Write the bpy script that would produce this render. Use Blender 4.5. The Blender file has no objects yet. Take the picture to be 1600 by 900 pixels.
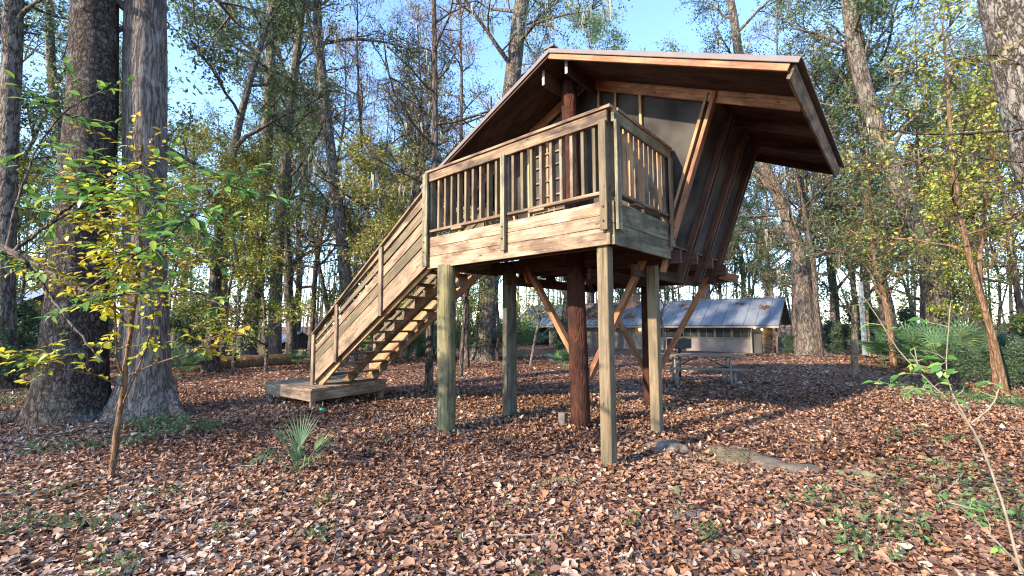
import bpy, math, random
import numpy as np
from mathutils import Vector, Matrix, Euler, noise

# ------------------------------------------------------------------ camera, sky, sun, exposure
scene = bpy.context.scene
COL = scene.collection
EYE = 1.6
FPX, PITCH, ROLL = 689.5, math.radians(4.568), math.radians(0.28)     # focal length in photo pixels (1600 wide)
cd = bpy.data.cameras.new("camera"); cam = bpy.data.objects.new("camera", cd); COL.objects.link(cam)
cam.location = (0, 0, EYE)
cam.rotation_euler = (Matrix.Rotation(math.pi/2 + PITCH, 3, 'X') @ Matrix.Rotation(-ROLL, 3, 'Z')).to_euler()
cd.sensor_width = 36; cd.lens = 36*FPX/1600; cd.clip_start = 0.05; cd.clip_end = 2000
scene.camera = cam
SUN_AZ = Vector((-0.79, -0.613, 0)).normalized(); SUN_EL = math.radians(25)
S3 = SUN_AZ*math.cos(SUN_EL) + Vector((0, 0, math.sin(SUN_EL)))
w = bpy.data.worlds.new("World"); scene.world = w; w.use_nodes = True
nt = w.node_tree; bg = nt.nodes["Background"]
sky = nt.nodes.new("ShaderNodeTexSky"); sky.sky_type = 'NISHITA'; sky.sun_disc = False
sky.sun_elevation = math.radians(32); sky.sun_rotation = math.atan2(SUN_AZ.x, SUN_AZ.y)
sky.air_density = 1.0; sky.dust_density = 0.3; sky.ozone_density = 1.0
tint = nt.nodes.new("ShaderNodeMixRGB"); tint.blend_type = 'MULTIPLY'; tint.inputs[0].default_value = 1; tint.inputs[2].default_value = (0.85, 0.97, 1.13, 1)   # clear, slightly cyan winter air
nt.links.new(sky.outputs[0], tint.inputs[1]); nt.links.new(tint.outputs[0], bg.inputs[0]); bg.inputs[1].default_value = 0.15
sl = bpy.data.lights.new("sun", 'SUN'); sun = bpy.data.objects.new("sun", sl); COL.objects.link(sun)
sl.energy = 3.5; sl.angle = math.radians(0.9); sl.color = (1.0, 0.83, 0.62)
sun.rotation_euler = S3.to_track_quat('Z', 'Y').to_euler(); sun.location = (0, 0, 30)
vs = scene.view_settings; vs.view_transform = 'Standard'; vs.look = 'None'; vs.gamma = 1; vs.exposure = 1.95
scene.render.engine = 'CYCLES'
scene.cycles.use_denoising = True
scene.cycles.max_bounces = 6; scene.cycles.diffuse_bounces = 3; scene.cycles.transparent_max_bounces = 8
scene.cycles.transmission_bounces = 3; scene.cycles.glossy_bounces = 2
scene.cycles.caustics_reflective = False; scene.cycles.caustics_refractive = False
scene.render.film_transparent = False
scene.cycles.pixel_filter_type = 'BLACKMAN_HARRIS'; scene.cycles.filter_width = 1.15

R = math.radians
rng = np.random.default_rng(7)
random.seed(7)

def ray(px, py):
    a, b = px-800, py-450
    u = a*math.cos(ROLL)+b*math.sin(ROLL); v = -a*math.sin(ROLL)+b*math.cos(ROLL)
    x, z = u/FPX, -v/FPX
    return Vector((x, math.cos(PITCH)-z*math.sin(PITCH), math.sin(PITCH)+z*math.cos(PITCH)))
def at(px, py, Y):
    r = ray(px, py); return r*(Y/r.y)+Vector((0, 0, EYE))
def gpt(px, py, h=0.0):
    r = ray(px, py); return r*((h-EYE)/r.z)+Vector((0, 0, EYE))
def gz(x, y):                                    # the lie of the land
    t = min(max((y-19)/15, 0), 1); t = t*t*(3-2*t)
    return -0.85*t
def gzn(x, y):
    d = math.hypot(x, y)
    n = noise.noise(Vector((x*0.35, y*0.35, 3.1)))*0.05 + noise.noise(Vector((x*1.3, y*1.3, 8)))*0.018
    return gz(x, y) + n*min(1, d/6)

# ------------------------------------------------------------------ materials
MATS = {}
def newmat(name):
    m = bpy.data.materials.new(name); m.use_nodes = True; m.node_tree.nodes.clear(); MATS[name] = m
    return m, m.node_tree.nodes, m.node_tree.links
def N(ns, t, **k):
    n = ns.new(t)
    for a, b in k.items():
        if a in n.inputs.keys() if isinstance(a, str) else False: n.inputs[a].default_value = b
        else: setattr(n, a, b)
    return n
def ramp(ns, stops):
    r = ns.new('ShaderNodeValToRGB'); e = r.color_ramp.elements
    e[0].position, e[0].color = stops[0][0], (*stops[0][1], 1)
    e[1].position, e[1].color = stops[-1][0], (*stops[-1][1], 1)
    for p, c in stops[1:-1]:
        q = e.new(p); q.color = (*c, 1)
    return r

def wood(name, c1, c2, stain, moss=None, rough=0.8, grain=34, mossamt=0.5, axis=0):
    m, ns, lk = newmat(name)
    out = ns.new('ShaderNodeOutputMaterial'); bs = ns.new('ShaderNodeBsdfPrincipled')
    bs.inputs['Roughness'].default_value = rough; bs.inputs['Specular IOR Level'].default_value = 0.25
    tc = ns.new('ShaderNodeTexCoord'); oi = ns.new('ShaderNodeObjectInfo')
    off = ns.new('ShaderNodeVectorMath'); off.operation = 'SCALE'; off.inputs[0].default_value = (17, 23, 31)
    lk.new(oi.outputs['Random'], off.inputs['Scale'])
    add = ns.new('ShaderNodeVectorMath'); lk.new(tc.outputs['Object'], add.inputs[0]); lk.new(off.outputs[0], add.inputs[1])
    mp = ns.new('ShaderNodeMapping'); lk.new(add.outputs[0], mp.inputs[0])
    s = [grain]*3; s[axis] = 1.6; mp.inputs['Scale'].default_value = s
    g = ns.new('ShaderNodeTexNoise'); g.inputs['Scale'].default_value = 1.0; g.inputs['Detail'].default_value = 5; g.inputs['Distortion'].default_value = 0.6
    lk.new(mp.outputs[0], g.inputs[0])
    r1 = ramp(ns, [(0.3, c1), (0.7, c2)]); lk.new(g.outputs[0], r1.inputs[0])
    st = ns.new('ShaderNodeTexNoise'); st.inputs['Scale'].default_value = 3.2; st.inputs['Detail'].default_value = 6; st.inputs['Roughness'].default_value = 0.65
    mp2 = ns.new('ShaderNodeMapping'); s2 = [1.8]*3; s2[axis] = 0.7; mp2.inputs['Scale'].default_value = s2
    lk.new(add.outputs[0], mp2.inputs[0]); lk.new(mp2.outputs[0], st.inputs[0])
    r2 = ramp(ns, [(0.43, (0, 0, 0)), (0.62, (0.92, 0.92, 0.92))]); lk.new(st.outputs[0], r2.inputs[0])
    mx = ns.new('ShaderNodeMixRGB'); lk.new(r2.outputs[0], mx.inputs[0]); lk.new(r1.outputs[0], mx.inputs[1]); mx.inputs[2].default_value = (*stain, 1)
    last = mx
    if moss:
        mo = ns.new('ShaderNodeTexNoise'); mo.inputs['Scale'].default_value = 2.1; mo.inputs['Detail'].default_value = 7; mo.inputs['Roughness'].default_value = 0.7
        a2 = ns.new('ShaderNodeVectorMath'); lk.new(add.outputs[0], a2.inputs[0]); a2.inputs[1].default_value = (5, 9, 2); lk.new(a2.outputs[0], mo.inputs[0])
        r3 = ramp(ns, [(0.62-mossamt*0.22, (0, 0, 0)), (0.74, (0.85, 0.85, 0.85))]); lk.new(mo.outputs[0], r3.inputs[0])
        m3 = ns.new('ShaderNodeMixRGB'); lk.new(r3.outputs[0], m3.inputs[0]); lk.new(last.outputs[0], m3.inputs[1]); m3.inputs[2].default_value = (*moss, 1)
        last = m3
    # long dark checks in the grain
    mp4 = ns.new('ShaderNodeMapping'); s4 = [grain*2.2]*3; s4[axis] = 1.1; mp4.inputs['Scale'].default_value = s4; lk.new(add.outputs[0], mp4.inputs[0])
    ck = ns.new('ShaderNodeTexNoise'); ck.inputs['Scale'].default_value = 1; ck.inputs['Detail'].default_value = 2; lk.new(mp4.outputs[0], ck.inputs[0])
    r4 = ramp(ns, [(0.30, (0.35, 0.35, 0.35)), (0.42, (1, 1, 1))]); lk.new(ck.outputs[0], r4.inputs[0])
    m4 = ns.new('ShaderNodeMixRGB'); m4.blend_type = 'MULTIPLY'; m4.inputs[0].default_value = 1; lk.new(last.outputs[0], m4.inputs[1]); lk.new(r4.outputs[0], m4.inputs[2])
    kn = ns.new('ShaderNodeTexVoronoi'); kn.inputs['Scale'].default_value = 1.0; mp5 = ns.new('ShaderNodeMapping'); s5 = [9.0]*3; s5[axis] = 3.2; mp5.inputs['Scale'].default_value = s5
    lk.new(add.outputs[0], mp5.inputs[0]); lk.new(mp5.outputs[0], kn.inputs[0]); r5 = ramp(ns, [(0.05, (0.28, 0.2, 0.15)), (0.13, (1, 1, 1))]); lk.new(kn.outputs['Distance'], r5.inputs[0])
    m5 = ns.new('ShaderNodeMixRGB'); m5.blend_type = 'MULTIPLY'; m5.inputs[0].default_value = 0.9; lk.new(m4.outputs[0], m5.inputs[1]); lk.new(r5.outputs[0], m5.inputs[2]); m4 = m5
    # each board its own tone
    hv = ns.new('ShaderNodeHueSaturation'); lk.new(m4.outputs[0], hv.inputs['Color'])
    mr = ns.new('ShaderNodeMapRange'); lk.new(oi.outputs['Random'], mr.inputs[0]); mr.inputs[3].default_value = 0.78; mr.inputs[4].default_value = 1.22; lk.new(mr.outputs[0], hv.inputs['Value'])
    lk.new(hv.outputs[0], bs.inputs['Base Color'])
    bp = ns.new('ShaderNodeBump'); bp.inputs['Strength'].default_value = 0.5; bp.inputs['Distance'].default_value = 0.008
    lk.new(g.outputs[0], bp.inputs['Height']); lk.new(bp.outputs[0], bs.inputs['Normal'])
    lk.new(bs.outputs[0], out.inputs[0])
    return m
GREY = wood('weathered_pine', (0.175, 0.12, 0.078), (0.32, 0.23, 0.155), (0.095, 0.066, 0.044), (0.17, 0.15, 0.06), mossamt=0.1)
FASC = wood('deck_board', (0.235, 0.165, 0.108), (0.39, 0.29, 0.20), (0.125, 0.08, 0.05), (0.24, 0.18, 0.07), mossamt=0.1)
GRNW = wood('greenish_pine', (0.13, 0.115, 0.075), (0.26, 0.23, 0.15), (0.07, 0.06, 0.04), (0.13, 0.14, 0.06), mossamt=0.25)
CAPW = wood('rail_cap', (0.15, 0.10, 0.065), (0.32, 0.22, 0.135), (0.06, 0.04, 0.03), (0.14, 0.12, 0.06), mossamt=0.1)
ROUNDP = wood('round_post', (0.10, 0.085, 0.045), (0.20, 0.17, 0.09), (0.055, 0.05, 0.032), (0.20, 0.19, 0.06), mossamt=0.5, axis=2, grain=24)
ROUNDD = wood('round_post_grey', (0.085, 0.075, 0.055), (0.16, 0.145, 0.11), (0.045, 0.04, 0.03), (0.10, 0.11, 0.06), mossamt=0.3, axis=2, grain=24)
SQP = wood('square_post', (0.12, 0.088, 0.053), (0.22, 0.168, 0.105), (0.095, 0.08, 0.05), (0.15, 0.145, 0.055), mossamt=0.2)
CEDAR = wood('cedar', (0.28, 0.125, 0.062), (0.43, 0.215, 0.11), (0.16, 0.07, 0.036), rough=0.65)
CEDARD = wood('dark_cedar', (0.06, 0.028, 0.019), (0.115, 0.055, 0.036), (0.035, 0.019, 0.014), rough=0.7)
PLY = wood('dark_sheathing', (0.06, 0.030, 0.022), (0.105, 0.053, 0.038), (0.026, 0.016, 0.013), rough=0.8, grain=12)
PALEST = wood('pale_stud', (0.34, 0.20, 0.10), (0.50, 0.31, 0.17), (0.27, 0.15, 0.075))
TABW = wood('table_plank', (0.19, 0.14, 0.10), (0.32, 0.25, 0.18), (0.13, 0.10, 0.07))
BARN = wood('lodge_board', (0.17, 0.145, 0.12), (0.30, 0.265, 0.22), (0.12, 0.10, 0.08), grain=14, axis=2)
FLOORD = wood('floor_plank', (0.20, 0.15, 0.10), (0.34, 0.26, 0.18), (0.12, 0.09, 0.06))

def bark(name, c1, c2, lich, scale=9, stretch=0.22, amt=0.5, bump=0.03, gap=(0.03, 0.02, 0.016)):
    m, ns, lk = newmat(name)
    out = ns.new('ShaderNodeOutputMaterial'); bs = ns.new('ShaderNodeBsdfPrincipled'); bs.inputs['Roughness'].default_value = 0.95; bs.inputs['Specular IOR Level'].default_value = 0.15
    tc = ns.new('ShaderNodeTexCoord')
    mp = ns.new('ShaderNodeMapping'); mp.inputs['Scale'].default_value = (1, 1, stretch); lk.new(tc.outputs['Object'], mp.inputs[0])
    nz = ns.new('ShaderNodeTexNoise'); nz.inputs['Scale'].default_value = scale*0.9; nz.inputs['Detail'].default_value = 3; lk.new(mp.outputs[0], nz.inputs[0])
    mv = ns.new('ShaderNodeMixRGB'); mv.blend_type = 'ADD'; mv.inputs[0].default_value = 0.10; lk.new(mp.outputs[0], mv.inputs[1]); lk.new(nz.outputs['Color'], mv.inputs[2])
    vo = ns.new('ShaderNodeTexNoise'); vo.inputs['Scale'].default_value = scale*1.15; vo.inputs['Detail'].default_value = 4; vo.inputs['Roughness'].default_value = 0.6; lk.new(mv.outputs[0], vo.inputs[0])
    sb = ns.new('ShaderNodeMath'); sb.operation = 'SUBTRACT'; lk.new(vo.outputs[0], sb.inputs[0]); sb.inputs[1].default_value = 0.5
    ab = ns.new('ShaderNodeMath'); ab.operation = 'ABSOLUTE'; lk.new(sb.outputs[0], ab.inputs[0])
    r0 = ramp(ns, [(0.0, (0, 0, 0)), (0.05, (0.7, 0.7, 0.7)), (0.11, (1, 1, 1))]); lk.new(ab.outputs[0], r0.inputs[0])
    n2 = ns.new('ShaderNodeTexNoise'); n2.inputs['Scale'].default_value = 22; n2.inputs['Detail'].default_value = 6; n2.inputs['Roughness'].default_value = 0.7; lk.new(mp.outputs[0], n2.inputs[0])
    r1 = ramp(ns, [(0.32, c1), (0.68, c2)]); lk.new(n2.outputs[0], r1.inputs[0])
    mg = ns.new('ShaderNodeMixRGB'); lk.new(r0.outputs[0], mg.inputs[0]); mg.inputs[1].default_value = (*gap, 1); lk.new(r1.outputs[0], mg.inputs[2])
    n3 = ns.new('ShaderNodeTexNoise'); n3.inputs['Scale'].default_value = 2.6; n3.inputs['Detail'].default_value = 8; n3.inputs['Roughness'].default_value = 0.72; lk.new(tc.outputs['Object'], n3.inputs[0])
    r3 = ramp(ns, [(0.62-0.2*amt, (0, 0, 0)), (0.70, (0.8, 0.8, 0.8))]); lk.new(n3.outputs[0], r3.inputs[0])
    m3 = ns.new('ShaderNodeMixRGB'); lk.new(r3.outputs[0], m3.inputs[0]); lk.new(mg.outputs[0], m3.inputs[1]); m3.inputs[2].default_value = (*lich, 1)
    lk.new(m3.outputs[0], bs.inputs['Base Color'])
    ad = ns.new('ShaderNodeMath'); ad.operation = 'MULTIPLY_ADD'; lk.new(n2.outputs[0], ad.inputs[0]); ad.inputs[1].default_value = 0.6; lk.new(r0.outputs[0], ad.inputs[2])
    bp = ns.new('ShaderNodeBump'); bp.inputs['Strength'].default_value = 0.9; bp.inputs['Distance'].default_value = bump; lk.new(ad.outputs[0], bp.inputs['Height']); lk.new(bp.outputs[0], bs.inputs['Normal'])
    lk.new(bs.outputs[0], out.inputs[0]); return m
BARKB = bark('brown_bark', (0.065, 0.05, 0.043), (0.15, 0.12, 0.10), (0.22, 0.22, 0.20), scale=15, stretch=0.5, amt=0.42, bump=0.05)
BARKG = bark('grey_bark', (0.13, 0.105, 0.09), (0.25, 0.215, 0.19), (0.26, 0.25, 0.235), scale=13, stretch=0.13, amt=0.3, bump=0.02, gap=(0.06, 0.05, 0.045))
BARKP = bark('plated_bark', (0.17, 0.15, 0.13), (0.30, 0.27, 0.24), (0.28, 0.28, 0.25), scale=12, stretch=0.4, amt=0.4, bump=0.05, gap=(0.06, 0.045, 0.035))
BARKF = bark('far_bark', (0.11, 0.088, 0.076), (0.23, 0.195, 0.17), (0.20, 0.205, 0.15), scale=7, stretch=0.3, amt=0.6)
BARKD = bark('dark_twig_bark', (0.09, 0.068, 0.058), (0.18, 0.145, 0.12), (0.12, 0.12, 0.08), scale=9, amt=0.3)
BARKO = bark('tan_bark', (0.16, 0.095, 0.06), (0.27, 0.17, 0.105), (0.19, 0.16, 0.11), scale=10, amt=0.3, gap=(0.15, 0.09, 0.05))
def simple(name, col, rough=0.6, metal=0.0, noise_amt=0.25, nscale=6, bump=0.0, emis=None):
    m, ns, lk = newmat(name)
    out = ns.new('ShaderNodeOutputMaterial'); bs = ns.new('ShaderNodeBsdfPrincipled'); bs.inputs['Roughness'].default_value = rough; bs.inputs['Metallic'].default_value = metal
    tc = ns.new('ShaderNodeTexCoord'); nz = ns.new('ShaderNodeTexNoise'); nz.inputs['Scale'].default_value = nscale; nz.inputs['Detail'].default_value = 7; lk.new(tc.outputs['Object'], nz.inputs[0])
    r = ramp(ns, [(0.3, tuple(c*(1-noise_amt) for c in col)), (0.7, tuple(min(1, c*(1+noise_amt)) for c in col))]); lk.new(nz.outputs[0], r.inputs[0]); lk.new(r.outputs[0], bs.inputs['Base Color'])
    if bump:
        bp = ns.new('ShaderNodeBump'); bp.inputs['Strength'].default_value = 0.8; bp.inputs['Distance'].default_value = bump; lk.new(nz.outputs[0], bp.inputs['Height']); lk.new(bp.outputs[0], bs.inputs['Normal'])
    if emis: bs.inputs['Emission Color'].default_value = (*emis[0], 1); bs.inputs['Emission Strength'].default_value = emis[1]
    lk.new(bs.outputs[0], out.inputs[0]); return m
PALEB = simple('pale_twig_bark', (0.20, 0.165, 0.12), 0.9, 0, 0.25, 12)
LOGM = bark('peeled_log', (0.015, 0.009, 0.008), (0.058, 0.023, 0.014), (0.018, 0.013, 0.012), scale=7, stretch=0.2, amt=0.8, bump=0.015, gap=(0.08, 0.03, 0.02))
ROOTM = bark('root_bark', (0.10, 0.082, 0.055), (0.18, 0.15, 0.10), (0.09, 0.10, 0.05), scale=6, stretch=1, amt=0.5, bump=0.02, gap=(0.12, 0.09, 0.06))

def leafmat(name, stops, transl=0.35, rough=0.55, tint=None):
    m, ns, lk = newmat(name)
    out = ns.new('ShaderNodeOutputMaterial'); at_ = ns.new('ShaderNodeAttribute'); at_.attribute_name = 'rnd'
    r = ramp(ns, stops); lk.new(at_.outputs['Fac'], r.inputs[0])
    oi = ns.new('ShaderNodeObjectInfo'); hv = ns.new('ShaderNodeHueSaturation'); lk.new(r.outputs[0], hv.inputs['Color'])
    mr = ns.new('ShaderNodeMapRange'); lk.new(oi.outputs['Random'], mr.inputs[0]); mr.inputs[3].default_value = 0.8; mr.inputs[4].default_value = 1.25; lk.new(mr.outputs[0], hv.inputs['Value'])
    mh = ns.new('ShaderNodeMapRange'); lk.new(oi.outputs['Random'], mh.inputs[0]); mh.inputs[3].default_value = 0.485; mh.inputs[4].default_value = 0.52; lk.new(mh.outputs[0], hv.inputs['Hue'])
    bs = ns.new('ShaderNodeBsdfPrincipled'); bs.inputs['Roughness'].default_value = rough; lk.new(hv.outputs[0], bs.inputs['Base Color'])
    if transl > 0:
        tr = ns.new('ShaderNodeBsdfTranslucent'); lk.new(hv.outputs[0], tr.inputs[0])
        mx = ns.new('ShaderNodeMixShader'); mx.inputs[0].default_value = transl; lk.new(bs.outputs[0], mx.inputs[1]); lk.new(tr.outputs[0], mx.inputs[2]); lk.new(mx.outputs[0], out.inputs[0])
    else: lk.new(bs.outputs[0], out.inputs[0])
    return m
LF_GREEN = leafmat('evergreen_leaf', [(0, (0.075, 0.12, 0.055)), (0.5, (0.12, 0.175, 0.07)), (0.8, (0.20, 0.24, 0.085)), (1, (0.38, 0.34, 0.10))], transl=0.5)
LF_DARK = leafmat('dark_leaf', [(0, (0.06, 0.10, 0.06)), (0.6, (0.10, 0.16, 0.085)), (1, (0.20, 0.25, 0.12))], transl=0.5)
LF_YEL = leafmat('yellowing_leaf', [(0, (0.12, 0.17, 0.04)), (0.45, (0.25, 0.28, 0.05)), (0.8, (0.48, 0.40, 0.06)), (1, (0.50, 0.26, 0.06))])
LF_BRIGHTY = leafmat('bright_yellow_leaf', [(0, (0.22, 0.30, 0.045)), (0.35, (0.42, 0.46, 0.05)), (0.8, (0.66, 0.60, 0.05)), (1, (0.60, 0.36, 0.06))], transl=0.45)
LF_GLOSSG = leafmat('glossy_green_leaf', [(0, (0.06, 0.14, 0.035)), (0.6, (0.12, 0.24, 0.055)), (1, (0.30, 0.38, 0.07))], transl=0.4, rough=0.35)
LF_RUST = leafmat('rust_leaf', [(0, (0.25, 0.13, 0.07)), (0.5, (0.40, 0.24, 0.11)), (1, (0.34, 0.30, 0.10))])
LF_PALM = leafmat('palmetto_leaf', [(0, (0.05, 0.105, 0.05)), (0.6, (0.09, 0.17, 0.075)), (1, (0.22, 0.26, 0.10))], transl=0.25, rough=0.45)
LF_MOSS = leafmat('spanish_moss', [(0, (0.20, 0.21, 0.17)), (1, (0.36, 0.36, 0.29))], transl=0.3, rough=0.9)
LF_TWIG = leafmat('grey_twig', [(0, (0.16, 0.14, 0.12)), (1, (0.32, 0.28, 0.24))], transl=0.0, rough=0.9)
LF_BRUSH = leafmat('brush_twig', [(0, (0.16, 0.13, 0.10)), (0.6, (0.28, 0.24, 0.19)), (1, (0.36, 0.33, 0.22))], transl=0.3, rough=0.9)
LF_COVER = leafmat('cover_leaf', [(0, (0.05, 0.095, 0.04)), (0.6, (0.09, 0.16, 0.055)), (1, (0.24, 0.27, 0.09))])
LITTER = leafmat('fallen_leaf', [(0, (0.05, 0.028, 0.021)), (0.18, (0.13, 0.070, 0.048)), (0.40, (0.23, 0.125, 0.082)), (0.55, (0.35, 0.165, 0.075)), (0.70, (0.35, 0.215, 0.145)), (0.86, (0.45, 0.32, 0.235)), (1, (0.56, 0.47, 0.39))], transl=0.12, rough=0.6)

METAL = simple('galvanized_edge', (0.13, 0.11, 0.11), 0.7, 0.1, 0.12)
ROOFM = simple('roof_metal', (0.21, 0.235, 0.28), 0.45, 0.3, 0.10, 2.5)
ROOFD = simple('roof_metal_dirty', (0.13, 0.12, 0.11), 0.7, 0.1, 0.4, 5)
IRON = simple('black_iron', (0.025, 0.025, 0.028), 0.5, 0.4)
STEEL = simple('galvanized_pipe', (0.17, 0.15, 0.135), 0.5, 0.3, 0.15)
PALEPAINT = simple('pale_panel', (0.24, 0.20, 0.18), 0.8, 0, 0.12, 3)
TRIM = simple('lodge_trim', (0.24, 0.21, 0.18), 0.7, 0, 0.15)
DARKGL = simple('window_screen', (0.045, 0.05, 0.045), 0.12, 0, 0.5, 2)
STONE = simple('limestone', (0.095, 0.078, 0.062), 0.95, 0, 0.35, 9, 0.03)
MOSSST = simple('mossy_stone', (0.13, 0.13, 0.065), 0.95, 0, 0.55, 9, 0.03)
CHIM = simple('chimney_stone', (0.30, 0.19, 0.14), 0.95, 0, 0.4, 8, 0.02)
CONC = simple('concrete', (0.14, 0.12, 0.105), 0.95, 0, 0.15, 20, 0.004)
PIPEW = simple('pale_grey_pipe', (0.20, 0.23, 0.27), 0.5, 0, 0.06)
GREENPL = simple('green_plastic', (0.02, 0.42, 0.18), 0.3, 0, 0.1)
WHITEP = simple('white_paint', (0.28, 0.25, 0.23), 0.6, 0, 0.08)
BLACKP = simple('black_paint', (0.03, 0.03, 0.03), 0.6)
BULB = simple('bulb', (1, 0.8, 0.5), 0.3, emis=((1.0, 0.68, 0.32), 14.0))
ROCKG = simple('grey_rock', (0.125, 0.105, 0.085), 0.95, 0, 0.6, 9, 0.06)

def screenmat():
    m, ns, lk = newmat('insect_screen')
    out = ns.new('ShaderNodeOutputMaterial'); bs = ns.new('ShaderNodeBsdfPrincipled'); bs.inputs['Roughness'].default_value = 0.9; bs.inputs['Specular IOR Level'].default_value = 0.05
    tc = ns.new('ShaderNodeTexCoord'); nz = ns.new('ShaderNodeTexNoise'); nz.inputs['Scale'].default_value = 1.7; nz.inputs['Detail'].default_value = 3; lk.new(tc.outputs['Object'], nz.inputs[0])
    r = ramp(ns, [(0.30, (0.024, 0.022, 0.021)), (0.70, (0.085, 0.078, 0.072))]); lk.new(nz.outputs[0], r.inputs[0]); lk.new(r.outputs[0], bs.inputs['Base Color'])
    tr = ns.new('ShaderNodeBsdfTransparent'); tr.inputs[0].default_value = (0.8, 0.8, 0.85, 1); mx = ns.new('ShaderNodeMixShader'); mx.inputs[0].default_value = 0.08
    lk.new(bs.outputs[0], mx.inputs[1]); lk.new(tr.outputs[0], mx.inputs[2]); lk.new(mx.outputs[0], out.inputs[0]); return m
SCREEN = screenmat()

def groundmat():
    m, ns, lk = newmat('forest_floor')
    out = ns.new('ShaderNodeOutputMaterial'); bs = ns.new('ShaderNodeBsdfPrincipled'); bs.inputs['Roughness'].default_value = 1.0; bs.inputs['Specular IOR Level'].default_value = 0.1
    tc = ns.new('ShaderNodeTexCoord')
    vo = ns.new('ShaderNodeTexVoronoi'); vo.inputs['Scale'].default_value = 16; vo.inputs['Randomness'].default_value = 1; lk.new(tc.outputs['Object'], vo.inputs[0])
    r = ramp(ns, [(0.0, (0.06, 0.032, 0.026)), (0.35, (0.15, 0.078, 0.058)), (0.7, (0.24, 0.12, 0.075)), (1, (0.34, 0.23, 0.17))]); sp = ns.new('ShaderNodeSeparateColor'); lk.new(vo.outputs['Color'], sp.inputs[0]); lk.new(sp.outputs[0], r.inputs[0])
    nz = ns.new('ShaderNodeTexNoise'); nz.inputs['Scale'].default_value = 0.35; nz.inputs['Detail'].default_value = 6; lk.new(tc.outputs['Object'], nz.inputs[0])
    r2 = ramp(ns, [(0.42, (0.55, 0.5, 0.48)), (0.6, (1, 1, 1))]); lk.new(nz.outputs[0], r2.inputs[0])
    mx = ns.new('ShaderNodeMixRGB'); mx.blend_type = 'MULTIPLY'; mx.inputs[0].default_value = 0.7; lk.new(r.outputs[0], mx.inputs[1]); lk.new(r2.outputs[0], mx.inputs[2]); lk.new(mx.outputs[0], bs.inputs['Base Color'])
    bp = ns.new('ShaderNodeBump'); bp.inputs['Distance'].default_value = 0.03; lk.new(vo.outputs['Distance'], bp.inputs['Height']); lk.new(bp.outputs[0], bs.inputs['Normal'])
    lk.new(bs.outputs[0], out.inputs[0]); return m
GROUND = groundmat()

# ------------------------------------------------------------------ object helpers
MT = {}                                            # thing-space matrix of every part
def link(o, parent=None, M=None):
    COL.objects.link(o)
    M = M if M is not None else Matrix()
    if parent is not None:
        o.parent = parent
        o.matrix_local = MT.get(parent.name, Matrix()).inverted() @ M if parent.parent is not None else M
        MT[o.name] = M
    else:
        o.matrix_world = M
    return o
def obj(name, me, parent=None, M=None, mat=None):
    if mat is not None and not me.materials: me.materials.append(mat)
    return link(bpy.data.objects.new(name, me), parent, M)
def tag(o, label=None, cat=None, group=None, kind=None):
    if label: o['label'] = label
    if cat: o['category'] = cat
    if group: o['group'] = group
    if kind: o['kind'] = kind
    return o
def thing(name, label, cat, loc=(0, 0, 0), rz=0, group=None):
    o = bpy.data.objects.new(name, None); COL.objects.link(o); o.location = loc; o.rotation_euler = (0, 0, rz); o.empty_display_size = 0.2
    return tag(o, label, cat, group)
def mesh_np(name, V, F4=None, F3=None, mat=None, rnd=None, smooth=False):
    V = np.asarray(V, dtype=np.float32); n4 = 0 if F4 is None else len(F4); n3 = 0 if F3 is None else len(F3)
    me = bpy.data.meshes.new(name); me.vertices.add(len(V)); me.vertices.foreach_set('co', V.ravel())
    idx = []; tot = []
    if n4: idx.append(np.asarray(F4, dtype=np.int32).ravel()); tot += [4]*n4
    if n3: idx.append(np.asarray(F3, dtype=np.int32).ravel()); tot += [3]*n3
    idx = np.concatenate(idx); tot = np.array(tot, dtype=np.int32); st = np.concatenate([[0], np.cumsum(tot)[:-1]]).astype(np.int32)
    me.loops.add(len(idx)); me.loops.foreach_set('vertex_index', idx)
    me.polygons.add(len(tot)); me.polygons.foreach_set('loop_start', st)
    try: me.polygons.foreach_set('loop_total', tot)
    except Exception: pass
    if smooth: me.polygons.foreach_set('use_smooth', np.ones(len(tot), dtype=bool))
    me.update(calc_edges=True)
    if rnd is not None:
        a = me.attributes.new('rnd', 'FLOAT', 'FACE'); a.data.foreach_set('value', np.asarray(rnd, dtype=np.float32))
    if mat is not None: me.materials.append(mat)
    return me
BOXC = {}
def box_mesh(L, W, H, mat, ch=0.004):              # chamfered board, long axis X
    key = (round(L, 3), round(W, 3), round(H, 3), mat.name)
    if key in BOXC: return BOXC[key]
    c = min(ch, W*0.3, H*0.3); V = []; 
    a, b, d = L/2, W/2, H/2
    for s in (-1, 1):
        for (y, z) in ((-b+c, -d), (b-c, -d), (b, -d+c), (b, d-c), (b-c, d), (-b+c, d), (-b, d-c), (-b, -d+c)): V.append((s*a, y, z))
    F = [tuple(range(7, -1, -1)), tuple(range(8, 16))]+[(i, (i+1) % 8, 8+(i+1) % 8, 8+i) for i in range(8)]
    me = bpy.data.meshes.new('board'); me.from_pydata(V, [], F); me.update(); me.materials.append(mat); BOXC[key] = me
    return me
def beam(name, parent, p0, p1, W, H, mat, up=(0, 0, 1), ch=0.004, twist=0):
    """board from p0 to p1; H measured along 'up', W across"""
    p0, p1 = Vector(p0), Vector(p1); x = (p1-p0); L = x.length; x.normalize(); up = Vector(up)
    y = up.cross(x); 
    if y.length < 1e-4: y = Vector((0, 1, 0)).cross(x)
    y.normalize(); z = x.cross(y)
    M = Matrix((x, y, z)).transposed().to_4x4(); M.translation = (p0+p1)/2
    return obj(name, box_mesh(L, W, H, mat, ch), parent, M)
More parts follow.
